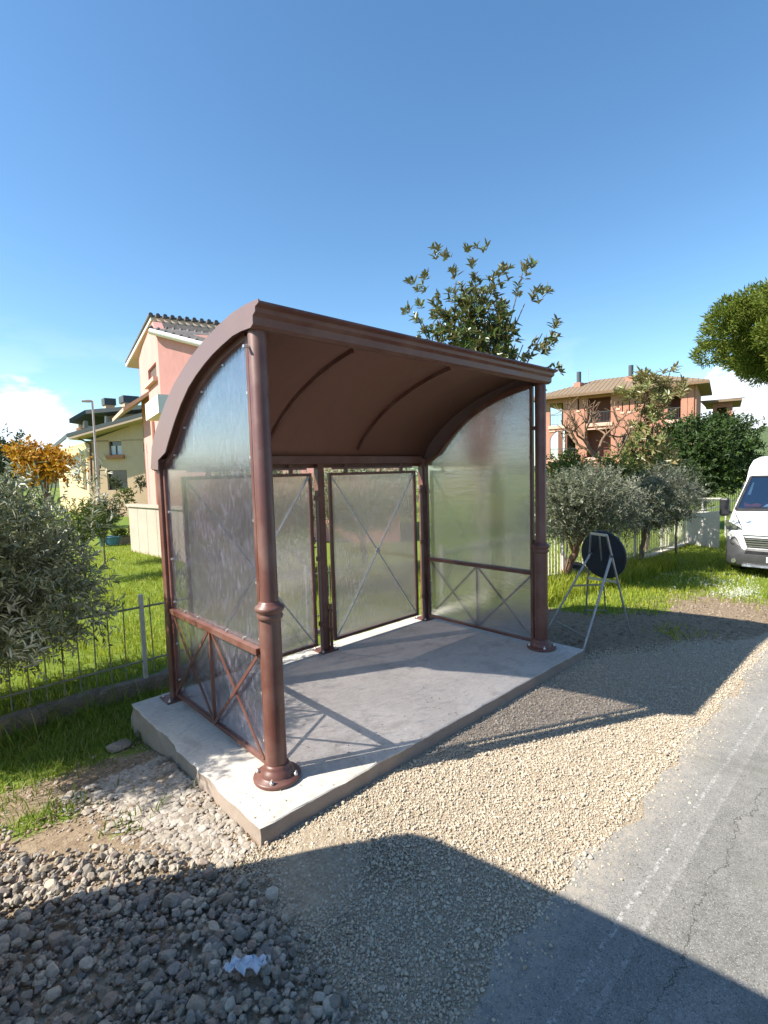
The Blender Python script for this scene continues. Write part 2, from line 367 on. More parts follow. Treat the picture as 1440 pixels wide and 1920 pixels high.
# ------------------------------------------------------------------ mesh builder
class MB:
    def __init__(s): s.v = []; s.f = []; s.sm = []
    def add(s, verts, faces, smooth=False):
        o = len(s.v); s.v += [tuple(float(a) for a in p) for p in verts]
        s.f += [tuple(o+i for i in f) for f in faces]; s.sm += [smooth]*len(faces); return s
    def box(s, x0, x1, y0, y1, z0, z1):
        v = [(x0, y0, z0), (x1, y0, z0), (x1, y1, z0), (x0, y1, z0), (x0, y0, z1), (x1, y0, z1), (x1, y1, z1), (x0, y1, z1)]
        return s.add(v, [(3, 2, 1, 0), (4, 5, 6, 7), (0, 1, 5, 4), (1, 2, 6, 5), (2, 3, 7, 6), (3, 0, 4, 7)])
    def obox(s, c, ax, ay, az):
        """box from centre and three half-axis vectors"""
        c, ax, ay, az = (np.asarray(a, float) for a in (c, ax, ay, az))
        v = [c+sx*ax+sy*ay+sz*az for sz in (-1, 1) for sx, sy in ((-1, -1), (1, -1), (1, 1), (-1, 1))]
        return s.add(v, [(3, 2, 1, 0), (4, 5, 6, 7), (0, 1, 5, 4), (1, 2, 6, 5), (2, 3, 7, 6), (3, 0, 4, 7)])
    def bar(s, p, q, w, h, up=(0, 0, 1)):
        """rectangular bar from p to q, width w across, height h along up"""
        p = np.asarray(p, float); q = np.asarray(q, float); d = (q-p)/np.linalg.norm(q-p)
        side = np.cross(d, np.asarray(up, float)); side /= np.linalg.norm(side); u = np.cross(side, d)
        return s.obox((p+q)/2, (q-p)/2, side*w/2, u*h/2)
    def tube(s, pts, rad, n=12, cap=True):
        pts = [np.asarray(p, float) for p in pts]
        if not hasattr(rad, '__len__'): rad = [rad]*len(pts)
        ref = None; rings = []
        for i, p in enumerate(pts):
            d = pts[min(i+1, len(pts)-1)]-pts[max(i-1, 0)]; d = d/(np.linalg.norm(d)+1e-12)
            if ref is None:
                ref = np.array([1., 0, 0]) if abs(d[0]) < 0.8 else np.array([0, 1., 0])
            a = ref-d*np.dot(ref, d); a /= np.linalg.norm(a); b = np.cross(d, a); ref = a
            rings.append([p+rad[i]*(a*math.cos(t)+b*math.sin(t)) for t in np.linspace(0, 2*math.pi, n, endpoint=False)])
        v = [q for r in rings for q in r]; f = []
        for i in range(len(pts)-1):
            for k in range(n):
                f.append((i*n+k, i*n+(k+1) % n, (i+1)*n+(k+1) % n, (i+1)*n+k))
        s.add(v, f, True)
        if cap:
            s.add(rings[0][::-1], [tuple(range(n))]); s.add(rings[-1], [tuple(range(n))])
        return s
    def lathe(s, prof, c, n=32):
        """prof: list of (r, z)"""
        c = np.asarray(c, float); v = []; f = []
        for r, z in prof:
            for t in np.linspace(0, 2*math.pi, n, endpoint=False): v.append(c+np.array([r*math.cos(t), r*math.sin(t), z]))
        for i in range(len(prof)-1):
            for k in range(n): f.append((i*n+k, i*n+(k+1) % n, (i+1)*n+(k+1) % n, (i+1)*n+k))
        s.add(v, f, True)
        s.add(v[-n:], [tuple(range(n))]); s.add(v[:n][::-1], [tuple(range(n))])
        return s
    def prism(s, poly, d):
        """closed polygon (3D points) extruded by vector d"""
        poly = [np.asarray(p, float) for p in poly]; d = np.asarray(d, float); n = len(poly)
        nn = np.zeros(3)
        for i in range(n): nn += np.cross(poly[i], poly[(i+1) % n])
        if np.dot(nn, d) > 0: poly = poly[::-1]
        v = poly+[p+d for p in poly]
        return s.add(v, [tuple(range(n)), tuple(range(2*n-1, n-1, -1))]+[(i, i+n, (i+1) % n+n, (i+1) % n) for i in range(n)])
    def build(s, name, mat, parent=None, bevel=0.0):
        me = bpy.data.meshes.new(name); me.from_pydata(s.v, [], s.f); me.update()
        me.polygons.foreach_set('use_smooth', np.array(s.sm, bool))
        o = link(name, me, mat, parent)
        if bevel > 0:
            b = o.modifiers.new('Bevel', 'BEVEL'); b.width = bevel; b.segments = 2; b.limit_method = 'ANGLE'; b.angle_limit = R(50)
            if hasattr(b, 'harden_normals'): b.harden_normals = False
        return o

def npmesh(name, verts, faces, mat, parent=None, smooth=False):
    verts = np.ascontiguousarray(verts, dtype=np.float32); faces = np.ascontiguousarray(faces, dtype=np.int32)
    me = bpy.data.meshes.new(name); k = faces.shape[1]
    me.vertices.add(len(verts)); me.vertices.foreach_set('co', verts.ravel())
    me.loops.add(faces.size); me.loops.foreach_set('vertex_index', faces.ravel())
    me.polygons.add(len(faces)); me.polygons.foreach_set('loop_start', np.arange(0, faces.size, k, dtype=np.int32))
    me.polygons.foreach_set('use_smooth', np.full(len(faces), smooth, dtype=bool))
    me.update(calc_edges=True)
    return link(name, me, mat, parent)
def unit(a): return a/(np.linalg.norm(a, axis=-1, keepdims=True)+1e-12)

def leaf_mesh(name, pos, axis, nrm, L, W, mat, parent=None, cheap=False, curl=0.15):
    n = len(pos); axis = unit(axis); side = unit(np.cross(axis, nrm)); nr = np.cross(side, axis)
    L = np.broadcast_to(np.asarray(L, float), (n,))[:, None]; W = np.broadcast_to(np.asarray(W, float), (n,))[:, None]
    if cheap:
        v = np.stack([pos, pos+axis*L*.5+side*W*.5+nr*W*.2, pos+axis*L-nr*L*curl, pos+axis*L*.5-side*W*.5+nr*W*.2], 1)
        f = np.arange(n*4).reshape(n, 4)
    else:
        v = np.stack([pos, pos+axis*L*.3+side*W*.46+nr*W*.15, pos+axis*L*.68+side*W*.40+nr*(W*.12-L*curl*.4),
                      pos+axis*L-nr*L*curl, pos+axis*L*.68-side*W*.40+nr*(W*.12-L*curl*.4), pos+axis*L*.3-side*W*.46+nr*W*.15], 1)
        b = np.arange(n)[:, None]*6
        f = np.concatenate([b+np.array([[0, 1, 2, 3]]), b+np.array([[0, 3, 4, 5]])], 0)
    return npmesh(name, v.reshape(-1, 3), f, mat, parent)

def lumpy(center, radii, n, lumps=14, depth=0.35, fill=2.4, seed=0, square=False):
    """points in an uneven ellipsoid, denser towards the skin; returns points and outward directions"""
    g = np.random.default_rng(seed)
    d = unit(g.normal(size=(n, 3))); lc = unit(g.normal(size=(lumps, 3))); lw = g.uniform(0.3, 1.0, lumps)
    b = ((np.clip(d@lc.T, 0, 1)**5)*lw).max(1)
    rad = (1-depth)+depth*1.25*b
    r = g.uniform(0, 1, n)**(1/fill)
    dq = d/((np.abs(d)**4).sum(1, keepdims=True)**0.25) if square else d
    p = np.asarray(center)+dq*np.asarray(radii)*(rad*r)[:, None]
    return p, d
def twig_leaves(tips, dirs, tlen, nleaf, seed=1, spread=0.75, droop=0.0):
    """leaves set in pairs along a short twig ending outward at each tip"""
    g = np.random.default_rng(seed); n = len(tips)
    d = unit(dirs+g.normal(scale=0.55, size=(n, 3))+np.array([0, 0, 0.25-droop]))
    t = np.linspace(0.05, 1, nleaf)
    P = tips[:, None, :]+d[:, None, :]*(t[None, :, None]*tlen*g.uniform(0.6, 1.3, (n, 1, 1)))
    rnd = unit(g.normal(size=(n, nleaf, 3))); dd = np.repeat(d[:, None, :], nleaf, 1)
    perp = unit(rnd-dd*(rnd*dd).sum(-1, keepdims=True))
    A = unit(dd*(1-spread*0.55)+perp*spread)
    Nn = unit(dd-A*(dd*A).sum(-1, keepdims=True)+g.normal(scale=0.35, size=A.shape))
    return P.reshape(-1, 3), A.reshape(-1, 3), Nn.reshape(-1, 3)
def rosette_leaves(tips, dirs, nleaf, seed=2, open_=0.9):
    g = np.random.default_rng(seed); n = len(tips)
    d = unit(dirs+g.normal(scale=0.35, size=(n, 3))+np.array([0, 0, 0.5]))
    a = unit(np.cross(d, g.normal(size=(n, 3)))); b = np.cross(d, a)
    th = (np.arange(nleaf)/nleaf*2*math.pi)[None, :]+g.uniform(0, 6.28, (n, 1))+g.normal(scale=0.25, size=(n, nleaf))
    o = g.uniform(0.4, 1.3, (n, nleaf))*open_
    rad = a[:, None]*np.cos(th)[..., None]+b[:, None]*np.sin(th)[..., None]
    A = unit(d[:, None]*np.cos(o)[..., None]+rad*np.sin(o)[..., None])
    P = np.repeat(tips[:, None], nleaf, 1)-d[:, None]*g.uniform(0, 0.10, (n, nleaf, 1))
    Nn = unit(d[:, None]-A*(d[:, None]*A).sum(-1, keepdims=True)+0.15*g.normal(size=A.shape))
    return P.reshape(-1, 3), A.reshape(-1, 3), Nn.reshape(-1, 3)
def limbs(mb, base, fork, ends, r0, r1, seed=0, wob=0.08, n=7):
    """trunk from base to fork, then tapered limbs to ends"""
    g = np.random.default_rng(seed); base = np.asarray(base, float); fork = np.asarray(fork, float)
    k = 6; L = np.linalg.norm(fork-base)
    pts = [base+(fork-base)*t+g.normal(scale=wob*0.3*L, size=3)*np.array([1, 1, 0.2])*(0 < t < 1) for t in np.linspace(0, 1, k)]
    mb.tube(pts, [r0*(1.25 if i == 0 else 1-0.35*i/(k-1)) for i in range(k)], 10)
    for e in ends:
        e = np.asarray(e, float); s0 = pts[g.integers(k-2, k)]
        mid = (s0+e)/2+np.array([0, 0, 0.12*np.linalg.norm(e-s0)])+g.normal(scale=wob*np.linalg.norm(e-s0), size=3)
        c = [s0*(1-t)**2+2*mid*t*(1-t)+e*t*t for t in np.linspace(0, 1, 7)]
        mb.tube(c, [r0*min(0.55, 1.5/math.sqrt(len(ends)+1))*(1-t)+r1*t for t in np.linspace(0, 1, 7)], n)
    return mb

# ------------------------------------------------------------------ world, sun, camera
SUNV = np.array([0.985, -0.467, -1.0])            # direction in which sunlight travels
EL = math.atan2(1.0, math.hypot(0.985, 0.467)); AZ = math.atan2(-0.985, 0.467)
w = bpy.data.worlds.new('World'); sc.world = w; w.use_nodes = True
nt = w.node_tree; nt.nodes.clear()
out = nt.nodes.new('ShaderNodeOutputWorld'); bg = nt.nodes.new('ShaderNodeBackground')
sky = nt.nodes.new('ShaderNodeTexSky'); sky.sky_type = 'NISHITA'; sky.sun_disc = False
sky.sun_elevation = EL; sky.sun_rotation = AZ % (2*math.pi); sky.altitude = 100
sky.air_density = 1.0; sky.dust_density = 0.3; sky.ozone_density = 1.2
tc = nt.nodes.new('ShaderNodeTexCoord'); sep = nt.nodes.new('ShaderNodeSeparateXYZ')
nt.links.new(tc.outputs['Generated'], sep.inputs[0])
mp = nt.nodes.new('ShaderNodeMapping'); mp.inputs['Scale'].default_value = (1, 1, 2.6); nt.links.new(tc.outputs['Generated'], mp.inputs[0])
cn = noise(nt, mp.outputs[0], 4.2, 8, 0.58, 0.2)
low = ramp(nt, sep.outputs['Z'], [(0.0, 1.0), (0.10, 0.95), (0.20, 0.35), (0.27, 0.0)]).outputs[0]
cl = math_(nt, 'MULTIPLY', ramp(nt, cn, [(0.53, 0.0), (0.61, 0.9)]).outputs[0], low)
hz = ramp(nt, sep.outputs['Z'], [(0.0, 0.30), (0.16, 0.0)]).outputs[0]
hs = nt.nodes.new('ShaderNodeHueSaturation'); hs.inputs['Saturation'].default_value = 1.16; nt.links.new(sky.outputs[0], hs.inputs['Color'])
sky_t = mixc(nt, 1.0, hs.outputs[0], (0.92, 1.03, 1.03), 'MULTIPLY')
c1 = mixc(nt, hz, sky_t, (2.5, 3.2, 4.5))
def cloud_at(u, v, a0, a1, sc_):
    d_ = ray(u, v); vd = nt.nodes.new('ShaderNodeVectorMath'); vd.operation = 'DOT_PRODUCT'; vd.inputs[1].default_value = tuple(d_)
    nt.links.new(tc.outputs['Generated'], vd.inputs[0])
    m_ = ramp(nt, math_(nt, 'DIVIDE', math_(nt, 'SUBTRACT', vd.outputs['Value'], math.cos(R(a0))), math.cos(R(a1))-math.cos(R(a0))), [(0.0, 0.0), (1.0, 1.0)]).outputs[0]
    n_ = noise(nt, mp.outputs[0], sc_, 8, 0.6, 0.3)
    return ramp(nt, math_(nt, 'ADD', n_, math_(nt, 'MULTIPLY', math_(nt, 'SUBTRACT', m_, 0.5), 0.5)), [(0.50, 0.0), (0.62, 0.95)]).outputs[0]
cl = math_(nt, 'MULTIPLY', cl, 0.25)
cl = math_(nt, 'MAXIMUM', cl, math_(nt, 'MAXIMUM', cloud_at(1425, 770, 7, 1.5, 11.0), math_(nt, 'MULTIPLY', cloud_at(40, 815, 6.5, 1, 9.0), 0.75)))
c2 = mixc(nt, cl, c1, (6.2, 6.6, 7.2))
nt.links.new(c2, bg.inputs[0]); bg.inputs[1].default_value = 0.097
nt.links.new(bg.outputs[0], out.inputs[0])

sl = bpy.data.lights.new('sun', 'SUN'); sl.energy = 4.6; sl.angle = R(0.55); sl.color = (1.0, 0.93, 0.82)
so = bpy.data.objects.new('sun', sl); COL.objects.link(so)
so.rotation_euler = Vector(SUNV).to_track_quat('-Z', 'Y').to_euler(); so.location = (-20, 10, 20)

cd = bpy.data.cameras.new('camera'); co = bpy.data.objects.new('camera', cd); COL.objects.link(co)
mw = Matrix(((RT[0], UP[0], -FW[0], CAM[0]), (RT[1], UP[1], -FW[1], CAM[1]), (RT[2], UP[2], -FW[2], CAM[2]), (0, 0, 0, 1)))
co.matrix_world = mw; cd.sensor_fit = 'VERTICAL'; cd.sensor_height = 24.0; cd.lens = FPX/1920*24.0
cd.clip_start = 0.05; cd.clip_end = 3000; sc.camera = co
sc.view_settings.view_transform = 'Standard'; sc.view_settings.look = 'None'; sc.view_settings.exposure = 1.2; sc.view_settings.gamma = 1
try:
    sc.cycles.use_denoising = True; sc.cycles.denoiser = 'OPENIMAGEDENOISE'
except Exception: pass
sc.cycles.max_bounces = 10; sc.cycles.transparent_max_bounces = 16; sc.cycles.transmission_bounces = 8
sc.cycles.sample_clamp_indirect = 6.0

# ------------------------------------------------------------------ ground, road
def ticks(lo, hi, fine0, fine1, step, grow=1.35):
    a = list(np.arange(fine0, fine1+1e-6, step)); s = step
    while a[-1] < hi: s *= grow; a.append(a[-1]+s)
    s = step; b = [fine0]
    while b[-1] > lo: s *= grow; b.append(b[-1]-s)
    return np.array(sorted(set(np.round(b[1:]+a, 4))))
tx = ticks(-400, 600, -4.0, 12.0, 0.08); ty = ticks(-400, 600, -2.4, 4.0, 0.06)
ty = np.array(sorted(set(list(ty)+[2.715, 2.725])))
X, Y = np.meshgrid(tx, ty)
Z = gh(X, Y)
hump = 0.012*np.sin(X*5.1+1.3*np.sin(Y*3.7))*np.cos(Y*4.3+X)*((X < 0.2) & (X > -4) & (Y > -1.2))
Z = Z + np.where(Y > -1.5, hump, 0)
V = np.stack([X, Y, Z], -1).reshape(-1, 3)
ny, nx = X.shape; ii = np.arange(ny*nx).reshape(ny, nx)
F = np.stack([ii[:-1, :-1], ii[:-1, 1:], ii[1:, 1:], ii[1:, :-1]], -1).reshape(-1, 4)
ground = tag(npmesh('ground', V, F, M['ground'], None, True), kind='structure')
x, y = V[:, 0], V[:, 1]
wv = 0.25*np.sin(x*2.3+y*1.7)+0.2*np.sin(x*4.1-y*3.3+1)+0.12*np.sin(x*9+y*7)
grass = np.where(y > 2.72, 1.0, 0.0)
fr = ss(y+wv*0.35, 1.25, 1.75)*(1-ss(x, 0.2, 0.6))                      # strip in front of the low wall
fl = 0.75*np.exp(-(((x+1.15)/0.35)**2+((y-0.85)/0.22)**2))+0.6*np.exp(-(((x+0.75)/0.3)**2+((y-0.35)/0.12)**2))
right = ss(x+wv*0.5, 4.9, 5.6)*ss(y+0.9*wv*0.6+0.10*(x-5.5), -0.35, 0.25)
right = np.maximum(right, ss(x, 7.0, 8.5)*ss(y, -1.75, -1.2)*(0.85+wv*0.3))
back = ss(y, 1.3, 1.7)*ss(x, 0.4, 0.8)
far = np.maximum(ss(y, -8.0, -8.6)*0, (y < -8.3)*1.0)
grass = np.clip(np.maximum.reduce([grass, fr, fl, right, back, far]), 0, 1)
gravel = ss(y, -2.6, -2.2)*(1-ss(y+0.12*wv, -0.62, -0.34)*(1-ss(x, -0.5, 0.2)*(1-ss(x, 3.4, 3.6))))
gravel *= ss(x, -4, -3)*(1-ss(x+1.6*(y+1.0)+wv*0.5, 4.3, 5.2))
gravel = np.where((y > -0.45) & (x < -0.3), gravel*0, gravel)
for nm, arr in (('grass', grass), ('gravel', gravel)):
    at_ = ground.data.attributes.new(nm, 'FLOAT', 'POINT'); at_.data.foreach_set('value', arr.astype(np.float32))

# road as its own sheet
rx = tx[(tx > -150) & (tx < 300)]
edge = -1.66+0.035*np.sin(rx*3.1)+0.03*np.sin(rx*7.7+1)+0.02*np.sin(rx*17.3)
ry = np.array([0, 0.15, 0.4, 1, 2, 4, 6.2])
RX = np.repeat(rx[None], len(ry), 0); RY = edge[None]-ry[:, None]; RY[-1] = -7.9
RZ = gh(RX, RY)+0.005
nyr, nxr = RX.shape; ii = np.arange(nyr*nxr).reshape(nyr, nxr)
F = np.stack([ii[1:, :-1], ii[1:, 1:], ii[:-1, 1:], ii[:-1, :-1]], -1).reshape(-1, 4)
tag(npmesh('road', np.stack([RX, RY, RZ], -1).reshape(-1, 3), F, M['asphalt'], None, True), kind='structure')

# concrete slab
sx0, sx1, sy0, sy1, SZ = -0.324, 3.513, -0.352, 1.85, 0.1034
g = np.random.default_rng(3)
def rim(n0, n1, y=None, x=None):
    pass
top = []
for t in np.linspace(sx0, sx1, 40)[:-1]: top.append((t, sy0+g.normal(scale=0.003)))
for t in np.linspace(sy0, sy1, 24)[:-1]: top.append((sx1+g.normal(scale=0.003), t))
for t in np.linspace(sx1, sx0, 40)[:-1]: top.append((t, sy1+g.normal(scale=0.004)))
for t in np.linspace(sy1, sy0, 24)[:-1]: top.append((sx0+g.normal(scale=0.006)*(t > 0.0), t))
n = len(top); cx_, cy_ = (sx0+sx1)/2, (sy0+sy1)/2
top = np.array(top); sv = []
for k, (ins, z) in enumerate(((0.008, SZ), (0.0, SZ-0.006), (-0.0, SZ-0.05), (-0.004, -0.02), (-0.006, -0.30))):
    for j, (a, b) in enumerate(top):
        notch = max(0, g.normal(scale=0.006)-0.006) if k < 3 else 0
        jx = g.normal(scale=0.006 if k >= 2 and a < sx0+0.05 else 0.0015); jy = g.normal(scale=0.0015)
        sv.append((a-np.sign(a-cx_)*(ins+notch)*(abs(a-cx_) > 1.9)+jx, b-np.sign(b-cy_)*(ins+notch)*(abs(b-cy_) > 1.08)+jy, z-notch*0.5))
mb = MB(); f = []
for k in range(4):
    for j in range(n): f.append((k*n+j, (k+1)*n+j, (k+1)*n+(j+1) % n, k*n+(j+1) % n))
f.append(tuple(range(n)))
mb.add(sv, f)
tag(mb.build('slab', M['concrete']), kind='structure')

# ------------------------------------------------------------------ the bus shelter
L_, D_ = 3.26, 1.68
SH = empty('bus_shelter', (L_/2, 0.8, SZ), 'brown metal bus shelter with curved roof and clear panels on the concrete slab', 'bus shelter')
bpy.context.view_layer.update()
SHI = np.array([L_/2, 0.8, SZ])
class SB(MB):                     # builds in world coordinates, stores relative to the shelter's base
    def build(s, name, mat, parent=None, bevel=0.0, org=SHI):
        s.v = [(a-org[0], b-org[1], c-org[2]) for a, b, c in s.v]
        return MB.build(s, name, mat, parent, bevel)
TOP = 2.897
for px_ in (0.0, L_):
    c = (px_, 0, SZ)
    po = SB().lathe([(0.066, 0.04), (0.066, 1.10), (0.056, 1.14), (0.056, TOP-SZ-0.02), (0.05, TOP-SZ)], c, 28).build('front_column', M['brown'], SH)
    SB().lathe([(0.150, 0.004), (0.152, 0.018), (0.146, 0.026), (0.110, 0.030), (0.106, 0.040), (0.098, 0.066), (0.086, 0.074), (0.082, 0.086), (0.076, 0.10), (0.0695, 0.104)], c, 40).build('base_flange', M['brown'], po)
    SB().lathe([(0.0695, 1.035), (0.076, 1.04), (0.082, 1.055), (0.076, 1.07), (0.074, 1.078), (0.088, 1.092), (0.092, 1.106), (0.086, 1.12), (0.070, 1.128), (0.066, 1.14), (0.0565, 1.15)], c, 32).build('collar', M['brown'], po)
    for a in (0.9, 2.3, 3.9, 5.3):
        bx, by = px_+0.128*math.cos(a), 0.128*math.sin(a)
        SB().lathe([(0.013, 0.028), (0.013, 0.044), (0.006, 0.045), (0.006, 0.058)], (bx, by, SZ), 6).build('anchor_bolt', M['bolt'], po)
    hb = SB().tube([(px_-0.02, -0.0, TOP-0.10), (px_-0.095, -0.0, TOP-0.10)] if px_ == 0 else [(px_, -0.05, TOP-0.07), (px_, -0.075, TOP-0.07)], 0.010, 8)
    hb.build('top_bolt', M['bolt'], po)
RT_ = 2.20
for px_ in (0.0, L_/2, L_):
    po = SB().box(px_-0.04, px_+0.04, D_-0.04, D_+0.04, SZ+0.012, RT_-0.002).build('rear_post', M['brown'], SH, 0.006)
    bp = SB().box(px_-0.11, px_+0.11, D_-0.10, D_+0.10, SZ+0.001, SZ+0.013); bp.build('base_plate', M['brown'], po, 0.002)
    for a, b in ((-.085, -.075), (.085, -.075), (-.085, .075), (.085, .075)):
        SB().lathe([(0.012, 0.013), (0.012, 0.026), (0.006, 0.027), (0.006, 0.038)], (px_+a, D_+b, SZ), 6).build('anchor_bolt', M['bolt'], po)
    if px_ > 0:
        dx = -0.066
        SB().tube([(px_+dx, D_-0.035, SZ+0.02), (px_+dx, D_-0.035, 1.86)], 0.017, 12).build('bright_rod', M['trim'], po)
        for z in (1.78, 1.13, 0.42): SB().box(px_+dx-0.022, px_+dx+0.03, D_-0.062, D_-0.008, z-0.025, z+0.025).build('clamp', M['brown'], po, 0.003)
        s2 = SB().tube([(px_+0.045, D_-0.06, SZ+0.02), (px_+0.045, D_-0.06, 0.62)], 0.017, 12)
        for z in (0.34, 0.55):
            s2.lathe([(0.018, -0.012), (0.025, -0.010), (0.025, 0.010), (0.018, 0.012)], (px_+0.045, D_-0.06, z), 12)
        s2.build('drain_sleeve', M['brown'], po)
# roof: outer and inner arcs (y, z)
OUT = [(-0.160, 3.030), (-0.012, 3.036), (0.157, 3.028), (0.352, 2.998), (0.568, 2.950), (0.827, 2.872), (1.123, 2.745), (1.300, 2.640), (1.450, 2.530), (1.590, 2.410), (1.690, 2.290), (1.745, 2.115)]
INN = [(-0.055, 2.893), (0.06, 2.898), (0.172, 2.893), (0.324, 2.865), (0.455, 2.836), (0.588, 2.796), (0.735, 2.742), (0.872, 2.679), (1.03, 2.575), (1.171, 2.458), (1.29, 2.345), (1.392, 2.240), (1.56, 2.185)]
PAN = [(0.10, 2.868), (0.157, 2.864), (0.30, 2.838), (0.439, 2.806), (0.57, 2.768), (0.696, 2.720), (0.84, 2.656), (0.97, 2.584), (1.10, 2.490), (1.22, 2.390), (1.34, 2.285), (1.448, 2.185), (1.62, 2.100)]
STEP = [(-0.055, 2.893), (-0.086, 2.908), (-0.088, 2.955), (-0.118, 2.972), (-0.120, 2.998), (-0.160, 3.010)]
XL, XR = -0.070, L_+0.070
trim_poly = STEP[::-1][::-1]
poly = [(y_, z_) for y_, z_ in STEP] + OUT + [(1.573, 2.105)] + INN[::-1][:-1]
for nm, xa, xb in (('l', XL-0.004, XL+0.004), ('r', XR-0.004, XR+0.004)):
    SB().prism([(xa, a, b) for a, b in poly], (xb-xa, 0, 0)).build('end_trim', M['trim'], SH)
# roof sheet: 6 mm skin under the outer arc
def offs(arc, d):
    a = np.array(arc); t = np.gradient(a, axis=0); t /= np.linalg.norm(t, axis=1)[:, None]
    return a+np.stack([-t[:, 1], t[:, 0]], 1)*-d
sk0 = np.array(OUT[0:]); sk1 = offs(OUT, -0.0)
def arc_sheet(arc, thick, xa, xb, name, mat, nseg=1, par=SH):
    a = np.array(arc); t = np.gradient(a, axis=0); t /= np.linalg.norm(t, axis=1)[:, None]
    nrm = np.stack([-t[:, 1], t[:, 0]], 1)
    if nrm[0, 1] < 0: nrm = -nrm
    b = a-nrm*thick; m = SB(); k = len(a)
    v = [(xa, p[0], p[1]) for p in a]+[(xb, p[0], p[1]) for p in a]+[(xa, p[0], p[1]) for p in b]+[(xb, p[0], p[1]) for p in b]
    f1 = [(i, i+k, i+k+1, i+1) for i in range(k-1)]; f2 = [(2*k+i+1, 3*k+i+1, 3*k+i, 2*k+i) for i in range(k-1)]
    f3 = [(i+1, 2*k+i+1, 2*k+i, i) for i in range(k-1)]+[(k+i, 3*k+i, 3*k+i+1, k+i+1) for i in range(k-1)]
    f4 = [(0, 2*k, 3*k, k), (k-1, 2*k-1, 4*k-1, 3*k-1)]
    m.add(v, f1+f2, True); m.f += [tuple(i for i in q) for q in f3+f4]; m.sm += [False]*len(f3+f4)
    return m.build(name, mat, par)
from itertools import chain
fine = []
o_ = np.array(OUT)
for i in range(len(o_)-1):
    for t in (0, .34, .67): fine.append(o_[i]*(1-t)+o_[i+1]*t)
fine.append(o_[-1]); fine = np.array(fine)
for _ in range(6): fine[1:-1] = (fine[:-2]+2*fine[1:-1]+fine[2:])/4
roof_arc = fine-np.array([0, 0.006])
roof = arc_sheet(roof_arc[2:], 0.006, XL+0.006, XR-0.006, 'roof_sheet', M['soffit'])
rib_arc = (fine-np.array([0.0, 0.014]))[8:-4]
for xr in (L_/3-0.10, 2*L_/3-0.02):
    arc_sheet(rib_arc, 0.034, xr-0.009, xr+0.009, 'roof_rib', M['brown'])
# end arches carrying the side panels, flat bar set inside the trim
arch = np.array(PAN)
archf = []
for i in range(len(arch)-1):
    for t in (0, .5): archf.append(arch[i]*(1-t)+arch[i+1]*t)
archf.append(arch[-1]); archf = np.array(archf)
# front fascia gutter
SB().prism([(XL+0.005, a, b) for a, b in STEP+[(-0.156, 3.024), (-0.02, 3.026), (-0.02, 2.893)]], (XR-XL-0.010, 0, 0)).build('fascia_gutter', M['brown'], SH)
# rear beam
SB().box(0.042, L_-0.042, D_-0.045, D_+0.035, 2.140, 2.225).build('rear_beam', M['brown'], SH, 0.004)
SB().box(-0.055, L_+0.055, D_+0.036, D_+0.05, 2.10, 2.235).build('rear_flashing', M['brown'], SH)
